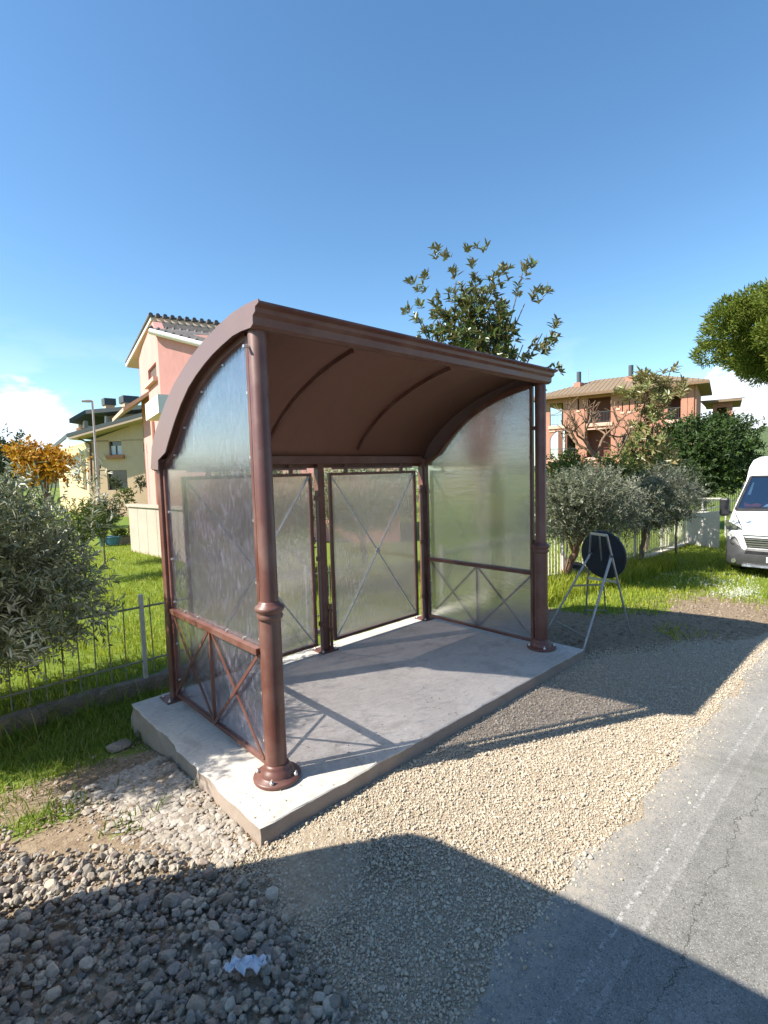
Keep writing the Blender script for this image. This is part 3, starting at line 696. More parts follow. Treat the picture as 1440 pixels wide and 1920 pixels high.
# side panels
def side_panel(xc, sgn):
    """frame of flat steel, plastic pane, rail and crossed braces; sgn is the outer side"""
    y0, y1, z0, zr = 0.105, 1.60, 0.175, 0.905
    zt = lambda yy: float(np.interp(yy, archf[:, 0], archf[:, 1]))-0.0
    po = SB()
    po.box(xc-0.02, xc+0.02, y0-0.02, y0+0.012, z0-0.03, zt(y0)+0.02).box(xc-0.02, xc+0.02, y1-0.010, y1+0.022, z0-0.03, 2.11)
    po.box(xc-0.02, xc+0.02, y0+0.012, y1-0.010, z0-0.03, z0)
    fr = po.build('side_frame', M['brown'], SH, 0.002)
    ys = np.linspace(y0+0.012, y1-0.01, 26); poly = [(xc, y0+0.004, z0-0.01), (xc, y1-0.004, z0-0.01)]
    top_ = [(yy, zt(yy)) for yy in ys]
    pane = poly+[(xc, yy, zz+0.015) for yy, zz in top_[::-1]]
    SB().prism([(xc-0.0025, b, c) for a, b, c in pane], (0.005, 0, 0)).build('side_pane', M['side_glass' if sgn < 0 else 'right_glass'], fr)
    ab = SB()
    for (a, b), (a2, b2) in zip(top_[:-1], top_[1:]):
        pass
    kk = len(top_); v = []; f = []
    for yy, zz in top_:
        v += [(xc-0.02, yy, zz), (xc+0.02, yy, zz), (xc+0.02, yy, zz+0.05), (xc-0.02, yy, zz+0.05)]
    for i in range(kk-1):
        for q in range(4): f.append((4*i+q, 4*i+(q+1) % 4, 4*i+4+(q+1) % 4, 4*i+4+q))
    f += [(3, 2, 1, 0), (4*kk-4, 4*kk-3, 4*kk-2, 4*kk-1)]
    ab.add(v, f); ab.build('arched_bar', M['brown'], fr)
    xo = xc+sgn*0.022
    SB().box(min(xc+sgn*0.004, xc+sgn*0.045), max(xc+sgn*0.004, xc+sgn*0.045), y0+0.013, y1-0.011, zr-0.022, zr+0.022).build('mid_rail', M['brown'], fr, 0.002)
    if sgn > 0: SB().box(xc-0.03, xc-0.004, y0+0.013, y1-0.011, zr-0.02, zr+0.02).build('inner_rail', M['brown'], fr, 0.002)
    ym = (y0+y1)/2
    SB().bar((xo, ym, z0), (xo, ym, zr-0.023), 0.022, 0.022, (1, 0, 0)).build('mullion', M['brown'], fr)
    for (a, b, c, d, k) in ((y0+0.02, z0+0.005, ym-0.02, zr-0.03, 0), (y0+0.02, zr-0.03, ym-0.02, z0+0.005, 1), (ym+0.02, z0+0.005, y1-0.02, zr-0.03, 0), (ym+0.02, zr-0.03, y1-0.02, z0+0.005, 1)):
        xk = xo+sgn*(0.010 if k else -0.002)
        SB().bar((xk, a, b), (xk, c, d), 0.022, 0.010, (1, 0, 0)).build('cross_brace', M['brown'], fr)
    ug = sgn; pts = [(yy, z, 0.012, 0.009) for z in (0.30, 0.62, 0.98, 1.35, 1.75, 2.15, 2.55) for yy in (y0+0.03, y1-0.028) if z < zt(min(yy, 1.42))-0.05]
    pts += [(yy, zt(yy)-0.03, 0.012, 0.008) for yy in (0.45, 0.80, 1.15, 1.38)]+[(yy, zr+0.035, 0.014, 0.008) for yy in (0.35, 0.60, 1.1, 1.35)]
    for yy, z, ln_, r_ in pts: SB().tube([(xc+ug*0.002, yy, z), (xc+ug*ln_, yy, z)], r_, 8).build('screw', M['bolt'], fr)
    for z in (0.40, 1.25, 2.45):
        SB().box(xc-0.012, xc+0.012, 0.05, y0-0.021, z-0.02, z+0.02).build('bracket', M['brown'], fr)
side_panel(0.0, -1)
side_panel(L_, 1)
# rear panels
def rear_panel(xa, xb):
    yc = D_-0.01; za, zb = 0.185, 2.045
    po = SB().box(xa, xa+0.03, yc-0.02, yc+0.02, za, zb).box(xb-0.03, xb, yc-0.02, yc+0.02, za, zb)
    po.box(xa+0.03, xb-0.03, yc-0.02, yc+0.02, za, za+0.03).box(xa+0.03, xb-0.03, yc-0.02, yc+0.02, zb-0.03, zb)
    fr = po.build('rear_frame', M['brown'], SH, 0.002)
    SB().box(xa+0.02, xb-0.02, yc-0.0025, yc+0.0025, za+0.02, zb-0.02).build('rear_pane', M['rear_glass'], fr)
    cx, cz = (xa+xb)/2, (za+zb)/2
    SB().tube([(xa+0.035, yc-0.016, za+0.035), (xb-0.035, yc-0.016, zb-0.035)], 0.008, 8).build('tie_rod', M['galv'], fr)
    SB().tube([(xb-0.035, yc-0.009, za+0.035), (xa+0.035, yc-0.009, zb-0.035)], 0.008, 8).build('tie_rod', M['galv'], fr)
    SB().tube([(cx, yc-0.012, cz), (cx, yc-0.026, cz)], 0.032, 18).build('rod_boss', M['bolt'], fr)
    for t in (0.18, 0.82):
        SB().box(xa+(xb-xa)*t-0.02, xa+(xb-xa)*t+0.02, yc-0.01, yc+0.01, zb+0.001, 2.139).build('hanger', M['brown'], fr)
    SB().box(xa+0.05, xb-0.05, yc-0.006, yc+0.006, zb+0.036, zb+0.056).build('hanger_strip', M['trim'], fr)
rear_panel(0.155, 1.515)
rear_panel(1.745, 3.105)

# ------------------------------------------------------------------ left fence and wall
KY = 2.62
lw = MB(); g = np.random.default_rng(5)
xs = np.linspace(-7, 3.6, 107); v = []; f = []
for i, xx in enumerate(xs):
    j = g.normal(scale=0.008, size=6)
    v += [(xx, KY-0.02+j[0], -0.35), (xx, KY-0.02+j[1], -0.05+j[2]), (xx, KY+0.005+j[0]*.5, -0.012+j[3]), (xx, KY+0.10, -0.006+j[4]), (xx, KY+0.12, -0.03), (xx, KY+0.12, -0.35)]
for i in range(len(xs)-1):
    for q in range(6): f.append((6*i+q, 6*i+6+q, 6*i+6+(q+1) % 6, 6*i+(q+1) % 6))
f += [(0, 1, 2, 3, 4, 5), tuple(6*(len(xs)-1)+q for q in (5, 4, 3, 2, 1, 0))]
lw.add(v, f)
tag(lw.build('low_wall', M['oldwall']), 'low weathered concrete footing wall under the thin wire-like garden fence', 'wall')
FN = empty('garden_fence', (0.06, KY+0.05, 0.0), 'thin dark green railing fence with a galvanised post along the left lawn', 'fence')
fo = np.array([0.06, KY+0.05, 0.0])
def fb(m, name, mat, **k): return SB.build(m, name, mat, FN, k.get('bevel', 0), fo)
for xx in (-4.0, -1.97, 0.06, 2.09):
    fb(SB().box(xx-0.02, xx+0.02, KY+0.03, KY+0.07, -0.02, 0.86), 'post', M['galv'], bevel=0.003)
for z in (0.17, 0.73): fb(SB().tube([(-6.5, KY+0.05, z), (3.3, KY+0.05, z)], 0.011, 8), 'rail', M['green_iron'])
pxs = [x_ for x_ in np.arange(-3.9, 3.2, 0.135) if min(abs(x_-q) for q in (-4.0, -1.97, 0.06, 2.09)) > 0.05]
for i, xx in enumerate(pxs):
    fb(SB().tube([(xx, KY+0.05, 0.03), (xx+0.01*math.sin(i*3.3), KY+0.05, 0.82)], 0.006, 6), 'picket', M['green_iron'])

# ------------------------------------------------------------------ vegetation helpers for trees
def tree(name, label, cat, base, crown_c, radii, ntw, mat, bmat, r0, leaf=(0.06, 0.013), mode='twig', nl=14, tl=0.28, seed=1, group=None, ends=9, fill=2.0, depth=0.35, droop=0.0, cheap=False, lumps=14, nozlow=None, openr=0.9, extra=None, spread=0.75, square=False):
    base = np.asarray(base, float); cc = np.asarray(crown_c, float)
    t = empty(name, base, label, cat, group)
    tips, d = lumpy(cc, radii, ntw, lumps, depth, fill, seed, square)
    if extra is not None:
        tips = np.concatenate([tips, extra[0]]); d = np.concatenate([d, extra[1]])
    if nozlow is not None:
        k = tips[:, 2] > nozlow; tips, d = tips[k], d[k]
    if mode == 'twig': P, A, Nn = twig_leaves(tips, d, tl, nl, seed+1, spread, droop)
    else: P, A, Nn = rosette_leaves(tips, d, nl, seed+1, openr)
    g = np.random.default_rng(seed+2); n = len(P)
    leaf_mesh('crown', P-base, A, Nn, leaf[0]*g.uniform(0.65, 1.25, n), leaf[1]*g.uniform(0.7, 1.25, n), mat, t, cheap)
    e = tips[np.random.default_rng(seed+3).choice(len(tips), ends, replace=False)]
    e = cc+(e-cc)*0.85
    fork = base+(cc-base)*np.array([0.8, 0.8, 0.45])
    b = limbs(MB(), np.zeros(3), fork-base, [q-base for q in e], r0, r0*0.12, seed)
    b.build('trunk', bmat, t)
    return t

# olive leaning over the left fence
oc = np.array([-1.50, 2.85, 1.20])
ex_, ed_ = lumpy((-1.95, 1.86, 1.78), (0.60, 0.62, 0.55), 950, 10, 0.3, 1.8, 77)
g = np.random.default_rng(78); sh, sd = [], []
for (u, v, d_) in ((150, 905, 5.3), (172, 915, 5.4), (185, 940, 5.4), (190, 975, 5.4), (180, 1005, 5.3), (165, 890, 5.3), (15, 1240, 4.3), (60, 1255, 4.5), (35, 1200, 4.5), (75, 1170, 4.6)):
    for _ in range(2):
        sh.append(at(u-12+g.normal(scale=9), v+g.normal(scale=9), d_+g.normal(scale=0.12))); sd.append(unit(np.array([0.8, -0.1, 0.35])+0.4*g.normal(size=3)))
ex_ = np.concatenate([ex_, np.array(sh)]); ed_ = np.concatenate([ed_, np.array(sd)])
tree('olive_tree', 'large grey-green olive tree spilling over the left garden fence', 'tree', (-1.55, 3.35, -0.04), oc, (1.30, 1.10, 1.04), 3600, M['olive_leaf'], M['bark'], 0.09, (0.078, 0.019), 'twig', 16, 0.30, 11, None, 26, 1.7, 0.42, lumps=18, extra=(ex_, ed_))

# garden trees just behind the shelter, blurred through the rear panes
tree('olive_tree', 'olive tree behind the rear panes of the shelter, inside the garden', 'tree', (2.9, 5.2, -0.03), (2.9, 5.1, 1.45), (1.2, 1.0, 0.85), 1100, M['olive_leaf'], M['bark'], 0.08, (0.085, 0.021), 'twig', 14, 0.28, 15, None, 12, 1.8, 0.35)
tree('olive_tree', 'taller olive tree behind the right-hand rear pane, inside the garden', 'tree', (5.6, 5.6, -0.03), (5.5, 5.5, 1.55), (1.9, 1.1, 1.0), 1300, M['olive_leaf'], M['bark'], 0.08, (0.085, 0.021), 'twig', 14, 0.28, 16, None, 12, 1.8, 0.35)
tree('garden_shrub', 'dark rounded shrub in the garden behind the rear panes', 'shrub', (3.7, 6.3, -0.03), (3.7, 6.3, 0.8), (0.8, 0.8, 0.7), 360, M['dark_leaf'], M['bark'], 0.05, (0.10, 0.045), 'twig', 12, 0.25, 17, None, 8, 1.8, 0.3)
# two olives to the right of the shelter, along the white fence
t1 = gnd(1052, 1090); t2 = gnd(1200, 1062)
c1 = at(1090, 945, np.hypot(*(t1-CAM)[:2])-0.1)
tree('olive_tree', 'low olive tree with a twisted reddish trunk just right of the shelter', 'tree', t1, c1, (1.40, 0.95, 0.70), 2000, M['olive_fine'], M['bark_red'], 0.085, (0.070, 0.017), 'twig', 16, 0.26, 21, 'olive trees by the white fence', 12, 1.8, 0.35)
c2 = at(1212, 938, np.hypot(*(t2-CAM)[:2])+0.1)
tree('olive_tree', 'low olive tree with a slim pale trunk behind the black sign', 'tree', t2, c2, (1.65, 1.1, 0.74), 2300, M['olive_fine'], M['bark'], 0.06, (0.070, 0.017), 'twig', 16, 0.26, 31, 'olive trees by the white fence', 12, 1.8, 0.35)

# evergreen magnolia rising behind the shelter roof
mb_ = at(900, 900, 10.2); mb_[2] = float(gh(mb_[0], mb_[1]))
mc = at(893, 620, 10.2)
g = np.random.default_rng(40)
ex, ed = [], []
for (u, v) in ((818, 470), (838, 480), (876, 465), (905, 462), (992, 492), (980, 505), (1018, 540), (1026, 548), (1005, 560), (1035, 603), (1040, 612), (1030, 630), (1020, 650), (1000, 655), (985, 665), (1040, 640), (770, 520), (785, 540), (760, 585), (778, 595), (790, 570), (800, 510), (850, 505), (880, 490), (940, 500), (955, 512), (965, 540), (1010, 645), (1028, 660), (1043, 690)):
    for _ in range(3): ex.append(at(u+g.normal(scale=5), v+g.normal(scale=5), 10.2+g.normal(scale=0.4))); ed.append(unit(ex[-1]-mc+np.array([0, 0, 0.6])))
mag = tree('magnolia_tree', 'dark glossy evergreen tree rising above the shelter roof', 'tree', mb_, mc-np.array([0, 0, 0.18]), (1.55, 1.25, 1.60), 640, M['magnolia_leaf'], M['bark'], 0.075, (0.14, 0.050), 'rosette', 8, 0.2, 41, None, 40, 2.6, 0.55, lumps=20, extra=(np.array(ex), np.array(ed)))

# second broadleaf in front of the terracotta building
lb = at(1212, 905, 15.5); lb[2] = float(gh(lb[0], lb[1])); lc = at(1212, 770, 15.5)
ex, ed = [], []
for (u, v, s_, k) in ((1215, 710, 16, 20), (1250, 715, 14, 10), (1190, 735, 16, 16), (1240, 740, 16, 16), (1165, 735, 8, 4), (1280, 725, 10, 6), (1225, 775, 20, 30), (1200, 810, 18, 24), (1180, 850, 18, 22), (1230, 830, 20, 24), (1255, 870, 18, 16), (1205, 870, 22, 30), (1262, 690, 4, 2)):
    for _ in range(int(k*1.7)):
        p = at(u+g.normal(scale=s_*0.6), v+g.normal(scale=s_*0.6), 15.5+g.normal(scale=0.45)); ex.append(p); ed.append(unit(p-at(1212, 790, 15.5)+np.array([0, 0, 0.4])))
ex = np.array(ex); ed = np.array(ed); k0 = len(ex)
tt = empty('loquat_tree', lb, 'tall thin tree with pale tan and green leaves in front of the terracotta building', 'tree')
P, A, Nn = rosette_leaves(ex, ed, 8, 52, 1.15)
leaf_mesh('crown', P-lb, A, Nn, 0.20*g.uniform(0.6, 1.2, len(P)), 0.062*g.uniform(0.7, 1.2, len(P)), M['loquat_leaf'], tt)
limbs(MB(), np.zeros(3), at(1214, 740, 15.5)-lb, [q-lb for q in ex[::8]], 0.055, 0.008, 53, 0.06).build('trunk', M['bark_bare'], tt)

# bare pollarded tree
bb_ = at(1128, 905, 14.0); bb_[2] = float(gh(bb_[0], bb_[1])); 
bt = empty('bare_tree', bb_, 'leafless pollarded tree with knobbly branches in front of the arched loggia', 'tree')
bm = MB(); g = np.random.default_rng(61)
def grow(p, d, L, r, lev):
    q = p; pts = [p]; dd = d
    for i in range(4):
        dd = unit(dd+g.normal(scale=0.22, size=3)+np.array([0, 0, 0.10])); q = q+dd*L/4; pts.append(q)
    bm.tube([a-bb_ for a in pts], [r*(1-0.1*i) for i in range(4)]+[r*0.72], 7)
    if lev == 0: return
    for _ in range(3 if lev > 1 else 3):
        side = g.normal(size=3); nd = unit(dd*0.75+unit(side)*0.75+np.array([0, 0, 0.1]))
        grow(q, nd, L*g.uniform(0.6, 0.85), r*0.62, lev-1)
fk = at(1122, 858, 14.0)
bm.tube([np.zeros(3), (fk-bb_)*0.6, fk-bb_], [0.085, 0.075, 0.07], 9)
for (u, v) in ((1085, 835), (1120, 815), (1150, 840), (1100, 820), (1060, 860)):
    grow(fk, unit(at(u, v, 14.0+g.normal(scale=0.3))-fk+g.normal(scale=0.08, size=3)), 0.62, 0.045, 3)
bm.build('trunk', M['bark_bare'], bt)

# laurel clump by the van
pb = at(1322, 900, 21); pb[2] = -0.28
tree('laurel_tree', 'dense dark green laurel beside the building, behind the white van', 'tree', pb, at(1322, 856, 21), (1.75, 1.4, 1.35), 2900, M['laurel_leaf'], M['bark'], 0.12, (0.13, 0.05), 'twig', 9, 0.32, 71, None, 12, 1.9, 0.24, cheap=False, lumps=30, square=True)
# undergrowth below the terracotta building
for (u, v, d, rr, mt, lab) in ((1062, 885, 12.5, (0.8, 0.6, 0.45), 'bush_leaf', 'mixed green and rust shrub under the arched loggia'), (1158, 893, 13.0, (0.7, 0.6, 0.45), 'bush_leaf', 'light green shrub at the foot of the leafless tree'),
                          (1270, 905, 15.0, (0.9, 0.7, 0.5), 'dark_leaf', 'dark shrub at the foot of the laurel beside the olives')):
    b0 = at(u, v, d); gb = b0.copy(); gb[2] = float(gh(b0[0], b0[1]))
    tree('shrub', lab, 'shrub', gb, b0, rr, 300, M[mt], M['bark'], 0.03, (0.085, 0.04), 'twig', 9, 0.22, int(u), 'shrubs', 6, 1.8, 0.3)

# umbrella pine at the right edge
pc = at(1570, 612, 26); pg = pc.copy(); pg[2] = -0.3
pt = empty('pine_tree', pg, 'large umbrella pine crown reaching in at the right edge', 'tree')
g = np.random.default_rng(81)
cl_d = unit(g.normal(size=(210, 3))); cl_d[:, 2] = cl_d[:, 2]*0.9
rad = np.array([4.6, 4.6, 2.1]); cen = pc+cl_d*rad*g.uniform(0.62, 0.97, (210, 1))
cen[:, 2] = np.maximum(cen[:, 2], pc[2]-1.35+0.25*g.normal(size=210))
Ps, As = [], []
for c_ in cen:
    r_ = g.uniform(0.45, 0.8); k = 560
    dd = unit(g.normal(size=(k, 3))+np.array([0, 0, 0.35])); Ps.append(c_+dd*np.array([r_, r_, r_*0.72])*g.uniform(0.55, 1, (k, 1))); As.append(unit(dd+0.5*g.normal(size=(k, 3))+np.array([0, 0, 0.4])))
Ps = np.concatenate(Ps); As = np.concatenate(As)
leaf_mesh('crown', Ps-pg, As, unit(g.normal(size=Ps.shape)), 0.22*g.uniform(0.6, 1.2, len(Ps)), 0.05, M['pine_leaf'], pt, True)
limbs(MB(), np.zeros(3), pc-pg-np.array([0, 0, 1.6]), [c_-pg for c_ in cen[::6]], 0.28, 0.04, 82, 0.05).build('trunk', M['bark_red'], pt)

# orange-leaved tree and dark tree behind the olive on the left
ob = at(95, 900, 21); og = ob.copy(); og[2] = 0
ot = tree('autumn_tree', 'tree with orange-yellow leaves behind the big olive', 'tree', og, at(80, 868, 21), (1.35, 1.2, 0.62), 520, M['orange_leaf'], M['bark'], 0.08, (0.13, 0.075), 'twig', 8, 0.34, 91, None, 14, 1.8, 0.55)
ob = at(12, 900, 26); og = ob.copy(); og[2] = 0
tree('dark_tree', 'dark green round tree at the far left edge', 'tree', og, at(5, 872, 26), (1.5, 1.4, 1.6), 700, M['dark_leaf'], M['bark'], 0.1, (0.13, 0.06), 'twig', 9, 0.3, 95, None, 8, 1.8, 0.3)

# ------------------------------------------------------------------ grass
def blades(name, pts, h, wd, mat, seed, lean=0.45, kind='stuff'):
    g = np.random.default_rng(seed); n = len(pts)
    a = g.uniform(0, 2*math.pi, n); s = np.stack([np.cos(a), np.sin(a), np.zeros(n)], 1)
    b = g.uniform(0, 2*math.pi, n); ln = np.stack([np.cos(b), np.sin(b), np.zeros(n)], 1)*(lean*g.uniform(0.2, 1.3, n))[:, None]
    H = h*g.uniform(0.45, 1.35, n)[:, None]; W = (wd*g.uniform(0.6, 1.3, n))[:, None]
    up = np.array([0, 0, 1.0])
    m1 = pts+up*H*0.55+ln*H*0.35; tp = pts+up*H*0.92+ln*H
    v = np.stack([pts-s*W/2, pts+s*W/2, m1-s*W*.42, m1+s*W*.42, tp-s*W*.06, tp+s*W*.06], 1).reshape(-1, 3)
    k = np.arange(n)[:, None]*6
    f = np.concatenate([k+np.array([[0, 1, 3, 2]]), k+np.array([[2, 3, 5, 4]])], 0)
    return tag(npmesh(name, v, f, mat), kind=kind)
def scatter(n, x0, x1, y0, y1, keep, seed):
    g = np.random.default_rng(seed)
    x = g.uniform(x0, x1, n); y = g.uniform(y0, y1, n); k = keep(x, y, g); x, y = x[k], y[k]
    return np.stack([x, y, gh(x, y)-0.005], 1)
pat = lambda x, y: 0.5+0.3*np.sin(x*1.9+1.1*np.sin(y*1.3))*np.cos(y*1.7+x*0.6)+0.25*np.sin(x*7.3+2*np.sin(y*5.1))*np.cos(y*6.7+1.7*np.sin(x*3.9))
def keep_lawn(x, y, g):
    vis = np.abs((x-CAM[0])*0.7290-(y-CAM[1])*0.6833) < 0.95*((x-CAM[0])*0.68+(y-CAM[1])*0.73)
    dist = np.hypot(x-CAM[0], y-CAM[1])
    return vis & (g.uniform(0, 1, len(x)) < np.clip(7.5/dist, 0.15, 1)**1.3*(0.25+0.8*pat(x, y)))
p = scatter(150000, -2.6, 5.2, 2.76, 15, keep_lawn, 1)
o = blades('lawn_grass', p, 0.085, 0.009, M['grass'], 2); tag(o, 'bright green lawn grass behind the thin fence on the left', 'grass')
def keep_r(x, y, g):
    wv = 0.25*np.sin(x*2.3+y*1.7)+0.2*np.sin(x*4.1-y*3.3+1)
    f = ss(x+wv*0.5, 4.9, 5.6)*ss(y+0.9*wv*0.6+0.10*(x-5.5), -0.35, 0.3)
    f = np.maximum(f, ss(x, 7.0, 8.5)*ss(y, -1.7, -1.2)*0.5)
    patch = 0.55*np.exp(-(((x-5.0)/0.3)**2+((y+0.75)/0.2)**2))
    return g.uniform(0, 1, len(x)) < np.maximum(f*(0.25+0.75*pat(x*1.3, y*1.3))*np.clip(9/np.hypot(x+1.6, y+2.8), 0.2, 1), patch)
p = scatter(110000, 3.6, 17, -1.7, 4.5, keep_r, 3)
o = blades('verge_grass', p, 0.075, 0.010, M['grass'], 4); tag(o, 'green grass between the shelter and the white van', 'grass')
p = scatter(9000, 4.0, 11, 1.0, 1.9, lambda x, y, g: g.uniform(0, 1, len(x)) < 0.8, 5)
o = blades('tall_grass', p, 0.24, 0.012, M['grass'], 6); tag(o, 'taller grass under the right-hand olives by the white fence', 'grass')
def keep_f(x, y, g):
    f = ss(y+0.15*np.sin(x*5)+0.1*np.sin(x*11+y*7), 1.30, 1.75)
    fl = 0.8*np.exp(-(((x+1.12)/0.22)**2+((y-0.86)/0.13)**2))+0.5*np.exp(-(((x+0.72)/0.2)**2+((y-0.36)/0.07)**2))+0.5*np.exp(-(((x+1.35)/0.3)**2+((y-1.35)/0.3)**2))
    return g.uniform(0, 1, len(x)) < np.maximum(f, fl)*(0.4+0.6*pat(x*3, y*3))
p = scatter(26000, -3.5, 0.15, 0.2, 2.58, keep_f, 7)
o = blades('rough_grass', p, 0.080, 0.0075, M['grass_dark'], 8, 0.7); tag(o, 'rough grass tufts in front of the low footing wall on the left', 'grass')
p = scatter(280, -2.6, 0.1, 2.2, 2.6, lambda x, y, g: g.uniform(0, 1, len(x)) < 0.8, 9)
o = blades('long_weeds', p, 0.26, 0.009, M['grass_dark'], 10, 0.8); tag(o, 'long weeds growing against the low footing wall', 'weeds')
# daisies near the van
g = np.random.default_rng(12); k = 420
dx = np.concatenate([g.normal(8.5, 0.35, k//2), g.normal(9.3, 0.6, k//2)]); dy = np.concatenate([g.normal(-0.65, 0.14, k//2), g.normal(-0.2, 0.5, k//2)])
pos = np.stack([dx, dy, gh(dx, dy)+g.uniform(0.06, 0.11, k)], 1)
P, A, Nn = rosette_leaves(pos, np.tile([[0, 0, 1.0]], (k, 1)), 6, 13, 1.4)
o = leaf_mesh('daisies', P, A, Nn, 0.017, 0.013, M['petal'], None, True); tag(o, 'white daisies scattered in the grass in front of the van', 'flowers', kind='stuff')

# ------------------------------------------------------------------ stones
def ico(sub):
    t = (1+5**0.5)/2
    v = [(-1, t, 0), (1, t, 0), (-1, -t, 0), (1, -t, 0), (0, -1, t), (0, 1, t), (0, -1, -t), (0, 1, -t), (t, 0, -1), (t, 0, 1), (-t, 0, -1), (-t, 0, 1)]
    f = [(0, 11, 5), (0, 5, 1), (0, 1, 7), (0, 7, 10), (0, 10, 11), (1, 5, 9), (5, 11, 4), (11, 10, 2), (10, 7, 6), (7, 1, 8), (3, 9, 4), (3, 4, 2), (3, 2, 6), (3, 6, 8), (3, 8, 9), (4, 9, 5), (2, 4, 11), (6, 2, 10), (8, 6, 7), (9, 8, 1)]
    v = [np.array(p)/np.linalg.norm(p) for p in v]
    for _ in range(sub):
        c = {}; nf = []
        def mid(a, b):
            k = (min(a, b), max(a, b))
            if k not in c: m = v[a]+v[b]; v.append(m/np.linalg.norm(m)); c[k] = len(v)-1
            return c[k]
        for a, b, d in f:
            x_, y_, z_ = mid(a, b), mid(b, d), mid(d, a); nf += [(a, x_, z_), (b, y_, x_), (d, z_, y_), (x_, y_, z_)]
        f = nf
    return np.array(v), np.array(f)
def protos(sub, n, seed, cuts=9):
    g = np.random.default_rng(seed); v, f = ico(sub); res = []
    for _ in range(n):
        p = v.copy()
        for _c in range(cuts):
            d = unit(g.normal(size=3)); h = g.uniform(0.5, 0.85); s = p@d; over = s > h
            p[over] -= np.outer(s[over]-h, d)
        p += g.normal(scale=0.025, size=p.shape)
        p *= g.uniform(0.65, 1.15, 3); res.append(p)
    return np.array(res), f
def rocks(name, pos, size, mat, sub, seed, nproto=16, flat=0.8, cuts=9):
    g = np.random.default_rng(seed); n = len(pos); pr, f = protos(sub, nproto, seed, cuts)
    q = unit(g.normal(size=(n, 4))); w_, x_, y_, z_ = q.T
    Rm = np.stack([1-2*(y_*y_+z_*z_), 2*(x_*y_-z_*w_), 2*(x_*z_+y_*w_), 2*(x_*y_+z_*w_), 1-2*(x_*x_+z_*z_), 2*(y_*z_-x_*w_), 2*(x_*z_-y_*w_), 2*(y_*z_+x_*w_), 1-2*(x_*x_+y_*y_)], 1).reshape(n, 3, 3)
    P = pr[g.integers(0, nproto, n)]
    V = np.einsum('nij,nkj->nki', Rm, P)*size[:, None, None]*0.5
    V[:, :, 2] *= flat
    V = V+pos[:, None, :]
    k = V.shape[1]
    F = (f[None]+(np.arange(n)*k)[:, None, None]).reshape(-1, 3)
    return npmesh(name, V.reshape(-1, 3), F, mat)
def edge_x(y):            # right-hand limit of the coarse stones
    return np.interp(y, [-1.6, -1.0, -0.43, 0.02, 0.3, 0.8], [-0.55, -0.58, -0.52, -0.74, -1.02, -1.40])
g = np.random.default_rng(20)
n = 21000; x = g.uniform(-3.2, -0.35, n); y = g.uniform(-1.75, 0.95, n)
dens = 1-ss(x-edge_x(y+0.13+0.06*np.sin(x*9)), -0.10, 0.14)
k = (g.uniform(0, 1, n) < dens); x, y = x[k], y[k]
s = np.exp(g.normal(math.log(0.029), 0.42, len(x))); s = np.clip(s, 0.011, 0.088)
# drop pieces that sit too deep inside bigger neighbours
z = gh(x, y)+g.uniform(0.0, 0.03, len(x))+s*0.15
o = rocks('crushed_stones', np.stack([x, y, z], 1), s, M['stone'], 1, 21, 40, 0.85, 12); tag(o, 'heap of coarse grey and reddish crushed stone in the foreground', 'stones', kind='stuff')
n = 190000; x = g.uniform(-0.9, 5.6, n); y = g.uniform(-1.95, 0.0, n)
near = np.clip(3.6/np.hypot(x-CAM[0], y-CAM[1]), 0.35, 1.0)
lim = -0.37+0.0*x
dens = near*np.where((x > sx0-0.02) & (x < sx1+0.02), (y < sy0-0.01)*1.0, (y < -0.22)*1.0)
dens *= ss(x-edge_x(y), -0.12, 0.1)*(1-ss(x+1.6*(y+1.0)+0.25*np.sin(x*4+y*9), 4.2, 5.0))
dens *= np.where(y < -1.66, 0.30*np.exp(-(-1.66-y)/0.07), 1)
k = g.uniform(0, 1, n) < dens; x, y = x[k], y[k]
s = np.clip(np.exp(g.normal(math.log(0.0092), 0.40, len(x))), 0.005, 0.030)
zz_ = gh(x, y)+s*g.uniform(0.05, 0.55, len(x))
kx = g.uniform(sx0+0.02, sx1-0.02, 420); ky = sy0+0.015+np.abs(g.normal(scale=0.35, size=420)); kk_ = ky < sy1; kx, ky = kx[kk_], ky[kk_]
ks = np.clip(np.exp(g.normal(math.log(0.007), 0.4, len(kx))), 0.003, 0.016)
x = np.concatenate([x, kx]); y = np.concatenate([y, ky]); s = np.concatenate([s, ks]); zz_ = np.concatenate([zz_, SZ+ks*0.25])
o = rocks('fine_gravel', np.stack([x, y, zz_], 1), s, M['chips'], 0, 22, 40, 0.85, 5); tag(o, 'beige fine gravel between the slab and the road', 'gravel', kind='stuff')
n = 5200; a = g.uniform(0, 1, n); x = g.normal(-0.55, 0.2, n); y = g.uniform(-0.35, 1.1, n)
k = (x < sx0-0.02) & (x > -0.98+0.25*np.sin(y*6)*0.3) & (g.uniform(0, 1, n) < (1-ss(x, -0.42, -0.33)*0.2)*ss(x+0.55*(y-0.0), -0.85, -0.55)); x, y = x[k], y[k]
s = np.clip(np.exp(g.normal(math.log(0.026), 0.55, len(x))), 0.008, 0.085)
o = rocks('pale_rubble', np.stack([x, y, gh(x, y)+0.004+s*0.01], 1), s, M['rubble'], 1, 23, 30, 0.36, 10); tag(o, 'pale broken rubble lying along the left edge of the slab', 'rubble', kind='stuff')
n = 9000; x = g.uniform(3.5, 8.5, n); y = g.uniform(-1.5, 0.7, n)
k = (g.uniform(0, 1, n) < 0.9*ss(x, 3.5, 3.7)*(1-ss(y+0.05*(x-4), 0.2, 0.5))*ss(x+1.6*(y+1.0), 4.4, 5.4)); x, y = x[k], y[k]
s = np.clip(np.exp(g.normal(math.log(0.016), 0.5, len(x))), 0.006, 0.06)
